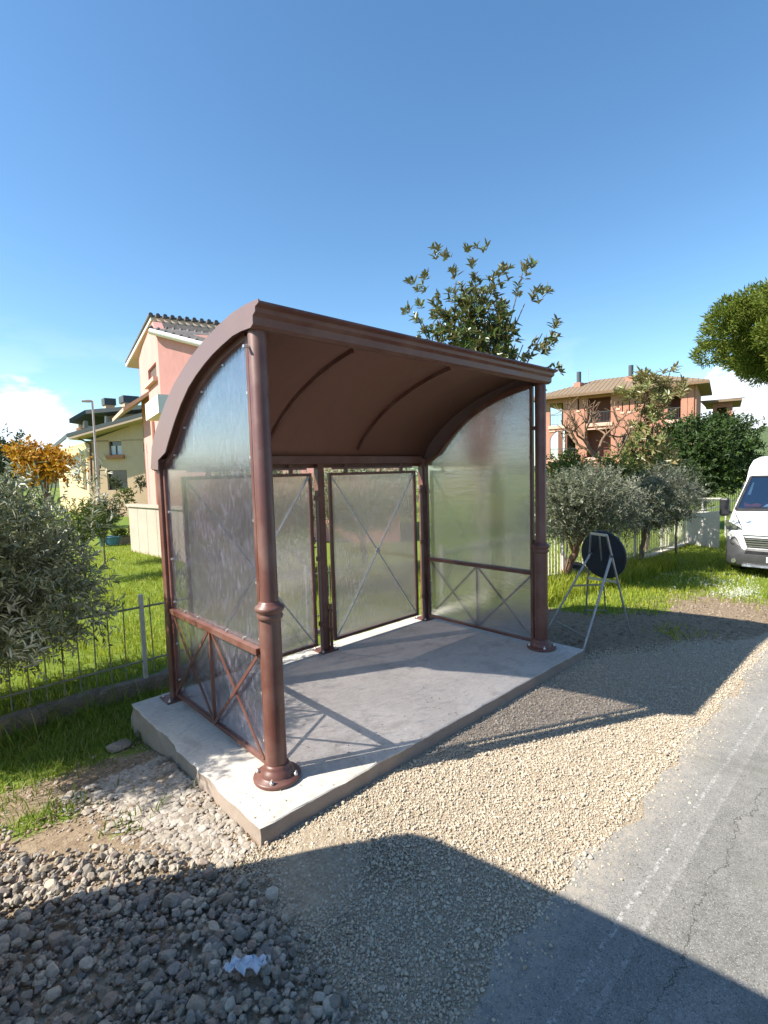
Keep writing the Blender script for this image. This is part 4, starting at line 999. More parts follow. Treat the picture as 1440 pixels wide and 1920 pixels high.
o = rocks('earth_clods', np.stack([x, y, gh(x, y)+s*0.12], 1), s, stonemat('earth', [(0.17, 0.125, 0.08), (0.26, 0.20, 0.14), (0.36, 0.30, 0.23)]), 0, 25, 20, 0.7, 6); tag(o, 'earth clods and pebbles on the bare strip beside the sign stand', 'dirt', kind='stuff')
# scattered dirt crumbs on the left
n = 9000; x = g.uniform(-2.6, -0.33, n); y = g.uniform(-0.5, 1.7, n); s = np.clip(np.exp(g.normal(math.log(0.012), 0.5, n)), 0.005, 0.05)
o = rocks('dirt_clods', np.stack([x, y, gh(x, y)+s*0.1], 1), s, stonemat('clod', [(0.22, 0.16, 0.10), (0.30, 0.23, 0.16), (0.38, 0.32, 0.25)]), 1, 24, 12, 0.7, 7); tag(o, 'small dirt clods and pebbles on the bare earth left of the slab', 'dirt', kind='stuff')
for (px_, py_, sz, lab) in ((-0.385, 0.78, 0.13, 'flat pale stone leaning on the left side of the slab'), (-0.40, 0.98, 0.11, 'smooth grey cobble nearer the back corner of the slab'), (-0.50, 1.62, 0.20, 'flat pale stone at the back left corner of the slab')):
    pr, f = protos(3, 1, int(sz*1000)+5, 8); o = npmesh('loose_stone', pr[0]*sz*np.array([0.62, 0.5, 0.3]), f, M['rubble']); o.location = (px_, py_, float(gh(px_, py_))+sz*0.12); tag(o, lab, 'stone', 'loose stones by the slab')
# scrap of white plastic among the stones
g = np.random.default_rng(30); gx, gy = np.meshgrid(np.linspace(-1, 1, 15), np.linspace(-1, 1, 9))
z = 0.022*np.abs(np.sin(gx*5+gy*2.2))+0.014*np.sin(gx*9-gy*7)+0.006*g.normal(size=gx.shape)
v = np.stack([gx*0.085+0.01*np.sin(gy*4), gy*0.028*(1.2-np.abs(gx)*0.6)+0.008*gx, z], -1).reshape(-1, 3)
ii = np.arange(15*9).reshape(9, 15); f = np.stack([ii[:-1, :-1], ii[:-1, 1:], ii[1:, 1:], ii[1:, :-1]], -1).reshape(-1, 4)
o = npmesh('plastic_scrap', v, f, M['rag'], None, True); o.location = (-0.74, -0.98, 0.058); o.rotation_euler = (0, 0, -0.75)
sm = o.modifiers.new('Thick', 'SOLIDIFY'); sm.thickness = 0.002
tag(o, 'crumpled scrap of white plastic lying on the coarse stones', 'litter')

# ------------------------------------------------------------------ round sign turned away, on a folding stand
pA = gnd(1027, 1180); pB = gnd(1093, 1222); pC = gnd(1181, 1192)
P1 = at(1107, 1038, np.hypot(*(pA-CAM)[:2])*0.985+0.25); P2 = at(1146, 1044, np.hypot(*(pB-CAM)[:2])+0.42)
sgn_c = at(1131, 1040, np.hypot(*((P1+P2)/2-CAM)[:2])+0.34)
ST = empty('sign_stand', (pA+pB+pC)/3*np.array([1, 1, 0]), 'folding grey steel stand with crossed legs right of the shelter', 'stand')
so_ = np.array(ST.location)
class TB(MB):
    def build(s, name, mat, parent=ST, bevel=0.0, org=None):
        oo = so_ if org is None else org
        s.v = [(a-oo[0], b-oo[1], c-oo[2]) for a, b, c in s.v]
        return MB.build(s, name, mat, parent, bevel)
TB().tube([P1, pA], 0.012, 10).build('rear_leg', M['steel']); TB().tube([P2, pB], 0.014, 10).build('rear_leg', M['steel'])
dA = np.hypot(*(P1-CAM)[:2]); 
U1 = at(1108, 1000, dA+0.04); U2 = at(1138, 1004, np.hypot(*(P2-CAM)[:2])+0.04)
F1 = gnd(1098, 1152); F2 = gnd(1182, 1190)
TB().tube([U1, lerp(U1, F1, 0.5), F1], 0.012, 10).build('front_leg', M['steel']); TB().tube([U2, lerp(U2, F2, 0.5), F2], 0.012, 10).build('front_leg', M['steel'])
F3 = gnd(1136, 1148); U3 = at(1124, 1003, (np.hypot(*(U1-CAM)[:2])+np.hypot(*(U2-CAM)[:2]))/2)
TB().tube([U3, lerp(U3, F3, 0.45), F3], 0.010, 10).build('front_leg', M['steel'])
TB().bar(lerp(P1, pA, 0.42), lerp(P2, pB, 0.30), 0.012, 0.024).build('cross_bar', M['steel'])
TB().bar(lerp(P1, pA, 0.88), lerp(P2, pB, 0.86), 0.012, 0.024).build('cross_bar', M['steel'])
TB().bar(lerp(U1, F1, 0.94), lerp(U3, F3, 0.97), 0.012, 0.022).build('cross_bar', M['steel'])
TB().bar(U1, U2, 0.012, 0.03).build('cross_bar', M['galv'])
TB().bar(lerp(U1, F1, 0.52), lerp(U2, F2, 0.46), 0.012, 0.03).build('cross_bar', M['galv'])
for q in (lerp(P1, U1, 0.02), lerp(P2, U2, 0.02)): TB().tube([q-np.array([0.02, 0.02, 0]), q+np.array([0.02, 0.02, 0])], 0.016, 10).build('hinge', M['dark_iron'])
fwd = sgn_c-CAM; fwd[2] = 0; fwd = unit(fwd); nrm = unit(fwd*math.cos(0.56)+np.array([fwd[1], -fwd[0], 0])*math.sin(0.56)+np.array([0, 0, 0.10]))
dist_s = np.hypot(*(sgn_c-CAM)[:2])
SG = empty('road_sign', sgn_c, 'round black-backed road sign seen from behind on the folding stand', 'sign')
nmat3 = Matrix.Rotation(0, 3, 'X'); zq = Vector(nrm).to_track_quat('Z', 'Y')
rr = 0.30
disc = MB().lathe([(rr-0.012, -0.010), (rr, -0.012), (rr+0.004, 0.0), (rr+0.004, 0.012), (rr-0.004, 0.014)], (0, 0, 0), 48).build('disc', M['signback'], SG)
MB().lathe([(rr-0.02, 0.0145), (rr-0.02, 0.0155)], (0, 0, 0), 48).build('sign_face', M['whitewash'], SG)
SG.rotation_euler = zq.to_euler()

# dark rounded lump by the reddish trunk
b0 = gnd(1082, 1088); v, f = ico(3); g = np.random.default_rng(77)
v = v*np.array([0.30, 0.22, 0.20])*(1+0.06*np.sin(v[:, :1]*7+v[:, 1:2]*5)); v[:, 2] = np.maximum(v[:, 2], -0.12)
o = npmesh('lump', v, f, M['black'], None, True); o.location = b0+np.array([0.1, 0.1, 0.12]); tag(o, 'dark rounded lump on the grass beside the reddish olive trunk', 'lump')

# ------------------------------------------------------------------ white picket fence on the right
def fence_y(x): return 1.92
PF = empty('picket_fence', (6.5, 1.92, 0), 'low white metal picket fence running back from the shelter towards the van', 'fence')
po_ = np.array([6.5, 1.92, 0])
class PB(MB):
    def build(s, name, mat, parent=PF, bevel=0.0):
        s.v = [(a-po_[0], b-po_[1], c-po_[2]) for a, b, c in s.v]
        return MB.build(s, name, mat, parent, bevel)
def zf(x): return float(gh(x, 1.92))*0.9
for xx in np.arange(3.9, 17.9, 1.75):
    PB().box(xx-0.022, xx+0.022, 1.90, 1.945, zf(xx)-0.1, zf(xx)+0.98).build('post', M['white_paint'])
for dz in (0.14, 0.86):
    mb = PB(); xs = np.arange(3.9, 18.2, 0.5)
    for a, b in zip(xs[:-1], xs[1:]): mb.bar((a, 1.92, zf(a)+dz), (b, 1.92, zf(b)+dz), 0.02, 0.03)
    mb.build('rail', M['white_paint'])
mb = PB(); xs = np.arange(3.9, 18.2, 0.5)
for a, b in zip(xs[:-1], xs[1:]): mb.bar((a, 1.96, zf(a)-0.02), (b, 1.96, zf(b)-0.02), 0.14, 0.10)
mb.build('footing', M['white_paint'])
for i, xx in enumerate(np.arange(4.6, 15.5, 0.112)):
    mb = PB(); mb.box(xx-0.009, xx+0.009, 1.895, 1.909, zf(xx)+0.07, zf(xx)+0.94); mb.build('picket', M['white_paint'])

# farther white rail, screen and dark iron fence
d1 = 19.0
a = at(1285, 935, d1+1.5); b = at(1362, 935, d1)
gr = empty('white_railing', a*np.array([1, 1, 0]), 'pale tubular railing behind the end of the picket fence', 'railing'); ao = a*np.array([1, 1, 0])
for t in (0, 0.45, 1.0): p = lerp(a, b, t); MB().tube([p-ao+np.array([0, 0, 0.02]), np.array([p[0], p[1], -0.35])-ao], 0.03, 8).build('post', M['white_paint'], gr)
for dz in (0, -0.45): MB().tube([a-ao+np.array([0, 0, dz]), b-ao+np.array([0, 0, dz])], 0.028, 8).build('rail', M['white_paint'], gr)
a = at(1290, 965, 17.0); b = at(1350, 958, 16.4)
pv = a*np.array([1, 1, 0])
mb = MB().prism([lerp(a, b, 0)-pv, lerp(a, b, 1.0)-pv, np.array([b[0], b[1], -0.3])-pv, np.array([a[0], a[1], -0.3])-pv], (0.03, 0.05, 0))
o = mb.build('screen_panel', M['white_paint']); o.location = pv; tag(o, 'plain pale panel standing behind the end of the picket fence', 'panel')
a = at(1300, 908, 27); b = at(1385, 905, 25.5); di = empty('iron_fence', a*np.array([1, 1, 0]), 'dark iron bar fence at the foot of the laurel near the van', 'fence'); ao = a*np.array([1, 1, 0])
for dz in (0, -0.75): MB().bar(a-ao+np.array([0, 0, dz]), b-ao+np.array([0, 0, dz]), 0.03, 0.04).build('rail', M['dark_iron'], di)
for t in np.linspace(0, 1, 26):
    p = lerp(a, b, t)-ao; MB().tube([p+np.array([0, 0, 0.12]), p-np.array([0, 0, 1.4])], 0.014, 6).build('bar', M['dark_iron'], di)

# ------------------------------------------------------------------ van
def make_van():
    t = empty('van', (0, 0, 0), 'white high-roofed van with grey bumper parked on the grass at the right edge', 'van')
    st = [(0.00, 0.80, 0.93), (0.05, 0.90, 0.965), (0.16, 0.97, 1.01), (0.35, 1.005, 1.10), (0.64, 1.02, 1.27), (0.80, 1.02, 1.43), (1.00, 1.02, 1.63), (1.20, 1.02, 1.83), (1.33, 1.02, 1.97), (1.40, 1.02, 2.12), (1.52, 1.02, 2.27), (1.75, 1.02, 2.37), (2.2, 1.02, 2.42), (3.5, 1.02, 2.43), (5.2, 1.02, 2.42), (5.35, 1.0, 2.36), (5.40, 0.98, 2.28)]
    sec = []
    for x, w_, zt in st:
        zb = 0.26; tum = 0.13*ss(zt, 1.2, 2.2)
        wt = w_-float(tum); r = min(0.10, (zt-zb)*0.3) if zt < 1.9 else 0.09
        zm = min(1.05, zt-r-0.02)
        half = [(w_*0.93, zb), (w_-0.005, zb+0.1), (w_, 0.60), (w_-0.003, zm), (wt+0.005, zt-r), (wt-r*0.30, zt-r*0.30), (wt-r, zt), (wt*0.45, zt+0.022), (0, zt+0.03)]
        sec.append([(x, y_, z_) for y_, z_ in half]+[(x, -y_, z_) for y_, z_ in half[:-1][::-1]])
    n = len(sec[0]); v = [p for s_ in sec for p in s_]; f = []
    for i in range(len(sec)-1):
        for k in range(n): f.append((i*n+k, i*n+(k+1) % n, (i+1)*n+(k+1) % n, (i+1)*n+k))
    mb = MB().add(v, f, True); mb.add(sec[0], [tuple(range(n))][::1]); mb.add(sec[-1][::-1], [tuple(range(n))])
    body = mb.build('body', M['van_white'], t)
    b = body.modifiers.new('B', 'BEVEL'); b.width = 0.012; b.segments = 2; b.limit_method = 'ANGLE'; b.angle_limit = R(40)
    # windscreen plane helper: along slope from (0.66,1.29) to (1.30,1.93)
    s0 = np.array([0.655, 0, 1.285]); s1 = np.array([1.315, 0, 1.955]); nr = unit(np.cross(s1-s0, [0, 1, 0])); nr = nr if nr[0] < 0 else -nr
    def sp(tt, y_, h): return s0+(s1-s0)*tt+np.array([0, y_, 0])+nr*h
    MB().prism([sp(0, -0.93, 0.0), sp(0, 0.93, 0.0), sp(1, 0.81, 0.0), sp(1, -0.81, 0.0)], nr*0.022).build('dashboard', M['black'], t)
    MB().prism([sp(0.03, -0.90, 0.045), sp(0.03, 0.90, 0.045), sp(0.97, 0.79, 0.045), sp(0.97, -0.79, 0.045)], nr*0.006).build('windscreen', M['van_glass'], t)
    fr = MB()
    for (p, q) in (((0, -.93), (0, .93)), ((1, .81), (1, -.81)), ((0, .93), (1, .81)), ((1, -.81), (0, -.93))):
        fr.bar(sp(p[0], p[1], 0.032), sp(q[0], q[1], 0.032), 0.05, 0.05, nr)
    fr.build('windscreen_seal', M['black'], t)
    MB().prism([sp(0.09, 0.80, 0.023), sp(0.09, 0.55, 0.023), sp(0.16, 0.50, 0.023), sp(0.20, 0.60, 0.023), sp(0.15, 0.70, 0.023), sp(0.21, 0.82, 0.023)], nr*0.015).build('red_cloth', M['red_cloth'], t)
    MB().prism([sp(0.06, 0.50, 0.023), sp(0.06, -0.20, 0.023), sp(0.15, -0.15, 0.023), sp(0.13, 0.20, 0.023), sp(0.18, 0.42, 0.023)], nr*0.012).build('paper_sheet', M['paper'], t)
    MB().prism([sp(0.45, 0.80, 0.023), sp(0.45, 0.74, 0.023), sp(0.80, 0.73, 0.023), sp(0.85, 0.75, 0.023)], nr*0.01).build('seat_belt', M['lamp_grey'], t)
    for y0 in (0.75, -0.05): MB().bar(sp(0.03, y0, 0.058), sp(0.10, y0-0.62, 0.058), 0.012, 0.012, nr).build('wiper', M['black'], t)
    # bumper
    def band(zs, grow, x_end, stn):
        out_ = []
        for x_, w_ in stn:
            out_.append([(x_, (w_+grow)*k, z_) for z_, k in zs])
        return out_
    stn = [(-0.055, 0.0), (-0.055, 0.60), (-0.02, 0.80), (0.06, 0.93), (0.20, 1.005), (0.45, 1.035)]
    prof = [(0.20, 0.93), (0.26, 0.985), (0.45, 1.0), (0.66, 1.0), (0.80, 0.985), (0.83, 0.93)]
    bm = MB(); v = []; f = []
    full = [(x_, y_) for x_, y_ in stn[::-1]]+[(x_, -y_) for x_, y_ in stn[1:]]
    for x_, y_ in full:
        for z_, k in prof:
            xx = x_+(1-k)*0.9 if abs(y_) < 0.95 else x_
            cut = 0.59 if abs(y_) < 0.70 else 0.83
            v.append((xx, y_*(1 if abs(y_) < 0.9 else k), min(z_, cut)))
    m_ = len(prof)
    for i in range(len(full)-1):
        for k in range(m_-1): f.append((i*m_+k, (i+1)*m_+k, (i+1)*m_+k+1, i*m_+k+1))
    bm.add(v, f, True); o = bm.build('bumper', M['van_grey'], t); sm_ = o.modifiers.new('S', 'SOLIDIFY'); sm_.thickness = 0.03; sm_.offset = -1
    MB().prism([(-0.062, -0.62, 0.485), (-0.062, 0.62, 0.485), (-0.062, 0.60, 0.545), (-0.062, -0.60, 0.545)], (0.02, 0, 0)).build('lower_slot', M['black'], t)
    MB().prism([(-0.075, -0.66, 0.225), (-0.075, 0.66, 0.225), (-0.068, 0.66, 0.265), (-0.068, -0.66, 0.265)], (0.04, 0, 0)).build('skid_trim', M['chrome'], t)
    pl = MB().box(-0.085, -0.070, -0.26, 0.26, 0.335, 0.445).build('number_plate', M['paper'], t)
    def glyph(y0, segs):
        gmb = MB()
        for (a, b_, c, d) in segs: gmb.bar((-0.0875, y0-a, 0.352+b_), (-0.0875, y0-c, 0.352+d), 0.012, 0.003, (1, 0, 0))
        gmb.build('plate_letter', M['black'], pl)
    glyph(0.20, [(0, 0, 0, .076), (0, .072, .036, .072), (0, .04, .03, .04)])
    glyph(0.135, [(0, 0, 0, .076), (.036, 0, .036, .076), (0, .076, .036, 0)])
    # grille
    MB().prism([(-0.030, -0.66, 0.80), (-0.030, 0.66, 0.80), (-0.040, 0.57, 0.60), (-0.040, -0.57, 0.60)], (0.04, 0, 0)).build('grille', M['black'], t)
    for k, z_ in enumerate((0.635, 0.68, 0.725, 0.77)):
        wv_ = 0.58+0.07*(z_-0.6)/0.2
        MB().box(-0.052, -0.028, -wv_, wv_, z_-0.008, z_+0.010).build('grille_slat', M['chrome'], t)
    MB().tube([(-0.058, 0, 0.70), (-0.03, 0, 0.70)], 0.075, 24).build('badge', M['chrome'], t)
    # white surround below and beside the grille
    for s_ in (-1, 1):
        MB().prism([(-0.060, s_*0.66, 0.86), (-0.060, s_*0.79, 0.90), (-0.060, s_*0.735, 0.74), (-0.060, s_*0.67, 0.585), (-0.060, s_*0.62, 0.55), (-0.060, s_*0.58, 0.60)], (0.05, 0, 0)).build('grille_surround', M['van_white'], t)
        MB().prism([(-0.052, s_*0.001, 0.55), (-0.052, s_*0.62, 0.55), (-0.052, s_*0.575, 0.60), (-0.052, s_*0.001, 0.60)], (0.05, 0, 0)).build('grille_surround', M['van_white'], t)
        hl = [(0.00, 0.66, 0.945), (-0.012, 0.74, 1.02), (0.10, 0.985, 1.13), (0.13, 1.0, 0.99), (0.055, 0.935, 0.935)]
        MB().prism([(x_, s_*y_, z_) for x_, y_, z_ in hl], (-0.03, s_*0.012, 0.01)).build('headlight', M['lens'], t)
        MB().prism([(x_+0.002, s_*y_, z_) for x_, y_, z_ in hl], (-0.012, s_*0.006, 0.003)).build('headlight_housing', M['chrome'], t)
        for q in ((0.80, 1.0), (0.90, 1.03)):
            MB().tube([(0.02+0.6*(q[0]-0.8), s_*q[0], q[1]), (-0.018+0.6*(q[0]-0.8), s_*q[0], q[1])], 0.035, 14).build('reflector', M['chrome'], t)
        MB().tube([(0.03, s_*0.82, 0.315), (-0.035, s_*0.81, 0.315)], 0.042, 16).build('fog_lamp', M['chrome'], t)
        MB().prism([(-0.03, s_*0.60, 0.565), (0.015, s_*0.86, 0.66), (0.02, s_*0.88, 0.69), (-0.02, s_*0.66, 0.60)], (-0.022, s_*0.008, 0)).build('bumper_slot', M['black'], t)
        mi = MB().box(0.62, 0.74, min(s_*1.06, s_*1.24), max(s_*1.06, s_*1.24), 1.16, 1.55).build('mirror', M['black'], t, 0.04)
        MB().bar((0.72, s_*1.0, 1.22), (0.70, s_*1.08, 1.25), 0.06, 0.05).build('mirror_arm', M['black'], mi)
        MB().prism([(1.05, s_*1.012, 1.25), (1.9, s_*1.012, 1.25), (1.9, s_*0.965, 1.85), (1.42, s_*0.965, 1.85)], (0, s_*0.012, 0)).build('side_window', M['window'], t)
        MB().prism([(0.95, s_*1.022, 0.50), (5.3, s_*1.022, 0.50), (5.3, s_*1.022, 0.62), (0.95, s_*1.022, 0.62)], (0, s_*0.015, 0)).build('side_strip', M['van_grey'], t)
        for xw in (0.95, 4.25):
            wh = MB().tube([(xw, s_*0.80, 0.345), (xw, s_*1.025, 0.345)], 0.345, 28).build('wheel', M['rubber'], t)
            MB().tube([(xw, s_*1.02, 0.345), (xw, s_*1.035, 0.345)], 0.21, 20).build('rim', M['lamp_grey'], wh)
        MB().box(5.385, 5.415, min(s_*0.80, s_*0.95), max(s_*0.80, s_*0.95), 0.85, 1.35).build('tail_light', M['redlens'], t)
        MB().box(5.402, 5.412, min(s_*0.12, s_*0.72), max(s_*0.12, s_*0.72), 1.35, 1.95).build('rear_window', M['window'], t)
    for s_ in (-1, 1):
        MB().bar((0.98, s_*1.021, 0.52), (0.98, s_*1.0, 1.25), 0.008, 0.008).build('door_gap', M['black'], t)
        MB().bar((1.98, s_*1.021, 0.52), (1.98, s_*0.955, 1.95), 0.008, 0.008).build('door_gap', M['black'], t)
        MB().box(1.75, 1.93, min(s_*1.005, s_*1.035), max(s_*1.005, s_*1.035), 1.08, 1.12).build('door_handle', M['black'], t)
        MB().bar((0.02, s_*0.02, 0.958), (0.045, s_*0.70, 0.968), 0.010, 0.008).build('bonnet_gap', M['black'], t)
        MB().bar((0.045, s_*0.70, 0.985), (0.62, s_*0.955, 1.262), 0.010, 0.010).build('bonnet_gap', M['black'], t)
    MB().prism([(0.03, -0.78, 0.90), (0.03, 0.78, 0.90), (0.02, 0.78, 0.86), (0.02, -0.78, 0.86)], (-0.055, 0, 0)).build('nose_panel', M['van_white'], t)
    return t
van = make_van()
VX = 10.60; van.location = (VX, -0.93, -0.27)
v2 = copy_tree(van)
v2['label'] = 'unseen copy of the white high-roofed van, added left of the view to cast the foreground shadow'
# added out of view: its rear top corner throws the foreground shadow
cz = 2.36
corner = np.array([0.31, -0.90, 0])-SUNV/SUNV[2]*-1*0
cpos = np.array([0.40, -0.87])-np.array(SUNV[:2])*cz
v2.rotation_euler = (0, 0, R(10))
lo = np.array([5.38, 0.88])
rz = R(10); rot = np.array([[math.cos(rz), -math.sin(rz)], [math.sin(rz), math.cos(rz)]])
v2.location = (*(cpos-rot@lo), 0.0)
van['group'] = 'white vans'; v2['group'] = 'white vans'

# ------------------------------------------------------------------ buildings
UPV = np.array([0, 0, 1.0])
def facade(mb, o, e, nrm, width, z0, z1, holes, thick, recess=None, rmb=None):
    """wall in the plane (o, e horizontal) with rectangular holes (u0,u1,za,zb); faces nrm (outwards). back walls go into rmb"""
    o = np.asarray(o, float); us = sorted({0, width}|{h[0] for h in holes}|{h[1] for h in holes}); zs = sorted({z0, z1}|{h[2] for h in holes}|{h[3] for h in holes})
    P = lambda u, z, d=0.0: o+e*u+UPV*z-nrm*d
    def inh(u, z): return any(h[0]-1e-6 < u < h[1]+1e-6 and h[2]-1e-6 < z < h[3]+1e-6 for h in holes)
    fl = np.dot(np.cross(e, UPV), nrm) > 0
    def q(a, b, c, d): mb.add([a, b, c, d] if fl else [d, c, b, a], [(0, 1, 2, 3)])
    for a, b in zip(us[:-1], us[1:]):
        for c, d in zip(zs[:-1], zs[1:]):
            if not inh((a+b)/2, (c+d)/2):
                q(P(a, c), P(b, c), P(b, d), P(a, d)); q(P(a, d, thick), P(b, d, thick), P(b, c, thick), P(a, c, thick))
    for h in holes:
        a, b, c, d = h[:4]
        q(P(a, c), P(a, c, thick), P(b, c, thick), P(b, c)); q(P(a, d, thick), P(a, d), P(b, d), P(b, d, thick))
        q(P(a, c, thick), P(a, c), P(a, d), P(a, d, thick)); q(P(b, c), P(b, c, thick), P(b, d, thick), P(b, d))
        r_ = h[4] if len(h) > 4 else 0
        if r_ and rmb is not None:
            rb_ = OB((0, 0, 0)); rmb.append(rb_)
            rb_.prism([P(a-0.15, c-0.1, r_), P(b+0.15, c-0.1, r_), P(b+0.15, d+0.1, r_), P(a-0.15, d+0.1, r_)], -nrm*0.1)
            if r_ > thick+0.05:
                rb_.prism([P(a-0.12, c-0.1, thick+0.002), P(a-0.02, c-0.1, thick+0.002), P(a-0.02, c-0.1, r_-0.002), P(a-0.12, c-0.1, r_-0.002)], UPV*(d-c+0.2))
                rb_.prism([P(b+0.02, c-0.1, thick+0.002), P(b+0.12, c-0.1, thick+0.002), P(b+0.12, c-0.1, r_-0.002), P(b+0.02, c-0.1, r_-0.002)], UPV*(d-c+0.2))
                rb_.prism([P(a-0.02, d+0.02, thick+0.002), P(b+0.02, d+0.02, thick+0.002), P(b+0.02, d+0.02, r_-0.002), P(a-0.02, d+0.02, r_-0.002)], UPV*0.1)
                rb_.prism([P(a-0.02, c-0.12, thick+0.002), P(b+0.02, c-0.12, thick+0.002), P(b+0.02, c-0.12, r_-0.002), P(a-0.02, c-0.12, r_-0.002)], UPV*0.1)
def build_all(lst, org, name, mat, par):
    for q in lst: q.org = np.asarray(org, float); q.build(name, mat, par)
class OB(MB):
    def __init__(s, org): super().__init__(); s.org = np.asarray(org, float)
    def build(s, name, mat, parent=None, bevel=0.0):
        s.v = [(a-s.org[0], b-s.org[1], c-s.org[2]) for a, b, c in s.v]
        return MB.build(s, name, mat, parent, bevel)

# terracotta apartment building on the right
def hz(d): return d
zA, zB = 52.0, 45.0                                   # camera depth at left and right ends
def atz(u, v, z): return CAM+(FW+RT*(u-720)/FPX+UP*(960-v)/FPX)*z
BL = atz(1012, 900, 52.6); BR = atz(1303, 900, 45.0)
e = BR-BL; e[2] = 0; WID = np.linalg.norm(e); e = e/WID; nr = np.array([e[1], -e[0], 0.0])
if np.dot(nr, CAM-BL) < 0: nr = -nr
B0 = np.array([BL[0], BL[1], 0.0])
def uz(u, v):
    p = onplane(u, v, B0, nr); return float(np.dot(p-B0, e)), float(p[2])
def H(u0, v0, u1, v1, r_):
    a, zt = uz(u0, v0); b, zb = uz(u1, v1); return (a, b, zb, zt, r_)
bx = empty('apartment_building', B0, 'terracotta-pink apartment building with loggias and a tiled hip roof at right', 'building')
zE = uz(1160, 735)[1]
holes = [H(1031, 757, 1056, 797, 0), H(1100, 747, 1145, 791, 1.6), H(1252, 742, 1276, 786, 1.6),
         H(1031, 808, 1079, 860, 0), H(1100, 803, 1145, 856, 1.6), H(1166, 814, 1184, 836, 0.35), H(1252, 797, 1276, 838, 1.6),
         H(1131, 879, 1146, 898, 0.3),
         H(1083, 748, 1086, 769, 0.25), H(1158, 752, 1160, 765, 0.25), H(1166, 753, 1168, 772, 0.25), H(1179, 752, 1181, 771, 0.25), H(1190, 752, 1192, 768, 0.25)]
wm = OB(B0); rm = []
facade(wm, B0, e, nr, WID, -0.6, zE, holes, 0.25, None, rm)
# side wall at the near right end, and rest of the block
SD = -nr
wR = B0+e*WID
facade(wm, wR, SD, e, 9.0, -0.6, zE, [(1.6, 3.0, 4.0, 6.3, 0.3)], 0.25, None, rm)
wm.prism([B0+SD*9+UPV*-0.6, wR+SD*9+UPV*-0.6, wR+SD*9+UPV*zE, B0+SD*9+UPV*zE][:4], SD*0.2) if False else None
wl = wm.build('wall', M['terracotta'], bx); build_all(rm, B0, 'inner_wall', M['terracotta_dark'], bx)
# left loggia: open to the side, with a corner pillar and back wall set far back
a0, b0, zb0, zt0, _ = holes[0]; a3, b3, zb3, zt3, _ = holes[3]
P = lambda u, z, d=0.0: B0+e*u+UPV*z-nr*d
OB(B0).prism([P((a0+b0)/2-0.05, zb0-0.3, 2.2), P((a0+b0)/2+0.45, zb0-0.3, 2.2), P((a0+b0)/2+0.45, zb0-0.3, 2.6), P((a0+b0)/2-0.05, zb0-0.3, 2.6)], UPV*(zt0-zb0+0.5)).build('loggia_pillar', M['terracotta_dark'], bx)
OB(B0).prism([P(b0+0.15, -0.5, 0.3), P(b0+0.3, -0.5, 0.3), P(b0+0.3, -0.5, 8.8), P(b0+0.15, -0.5, 8.8)], UPV*(zE+0.4)).build('loggia_wall', M['terracotta_dark'], bx)
OB(B0).prism([P(a0-0.1, zt0+0.15, 0.26), P(b0+0.14, zt0+0.15, 0.26), P(b0+0.14, zt0+0.15, 2.8), P(a0-0.1, zt0+0.15, 2.8)], UPV*0.15).build('loggia_ceiling', M['terracotta_dark'], bx)
OB(B0).prism([P(a0-0.1, zb0-0.2, 0.26), P(b3+0.14, zb0-0.2, 0.26), P(b3+0.14, zb0-0.2, 2.8), P(a0-0.1, zb0-0.2, 2.8)], UPV*0.15).build('loggia_floor', M['terracotta_dark'], bx)
OB(B0).prism([P(a3+0.9, zb3-0.3, 2.2), P(a3+1.5, zb3-0.3, 2.2), P(a3+1.5, zb3-0.3, 2.6), P(a3+0.9, zb3-0.3, 2.6)], UPV*(zt3-zb3+0.4)).build('loggia_pillar', M['terracotta_dark'], bx)
OB(B0).prism([P(a3+1.5, zb3-0.3, 3.4), P(b3+0.14, zb3-0.3, 3.4), P(b3+0.14, zt3+0.2, 3.4), P(a3+1.5, zt3+0.2, 3.4)], -nr*0.15).build('loggia_wall', M['terracotta_dark'], bx)
OB(B0).prism([P(a3-0.1, zb3-0.3, 3.4), P(a3+0.35, zb3-0.3, 3.4), P(a3+0.35, zt3+0.2, 3.4), P(a3-0.1, zt3+0.2, 3.4)], -nr*0.15).build('loggia_wall', M['terracotta_dark'], bx)
# arch spandrels in the lower left opening
cxa = (a3+b3)/2; ra = (b3-a3)/2
for s_ in (-1, 1):
    arc = [P(cxa+s_*ra*math.sin(t), zt3-ra*0.85+ra*0.85*math.cos(t), 0.012) for t in np.linspace(0, math.pi/2, 12)]
    OB(B0).prism([P(cxa+s_*ra, zt3, 0.012)]+arc, -nr*0.235).build('arch', M['terracotta'], bx)
for h in (holes[0], holes[1], holes[2], holes[3], holes[4], holes[6]):
    a, b, c, d = h[:4]
    OB(B0).prism([P(a-0.15, c-0.32, -0.12), P(b+0.15, c-0.32, -0.12), P(b+0.15, c-0.003, -0.12), P(a-0.15, c-0.003, -0.12)], -nr*0.119).build('balcony_sill', M['cornice'], bx)
    OB(B0).prism([P(a-0.08, c-0.62, -0.06), P(b+0.08, c-0.62, -0.06), P(b+0.08, c-0.50, -0.06), P(a-0.08, c-0.50, -0.06)], -nr*0.059).build('cornice', M['cornice'], bx)
for h in holes[8:]:
    a, b, c, d = h[:4]; OB(B0).prism([P(a-0.12, c-0.18, -0.06), P(b+0.12, c-0.18, -0.06), P(b+0.12, c-0.003, -0.06), P(a-0.12, c-0.003, -0.06)], -nr*0.059).build('slit_sill', M['cornice'], bx)
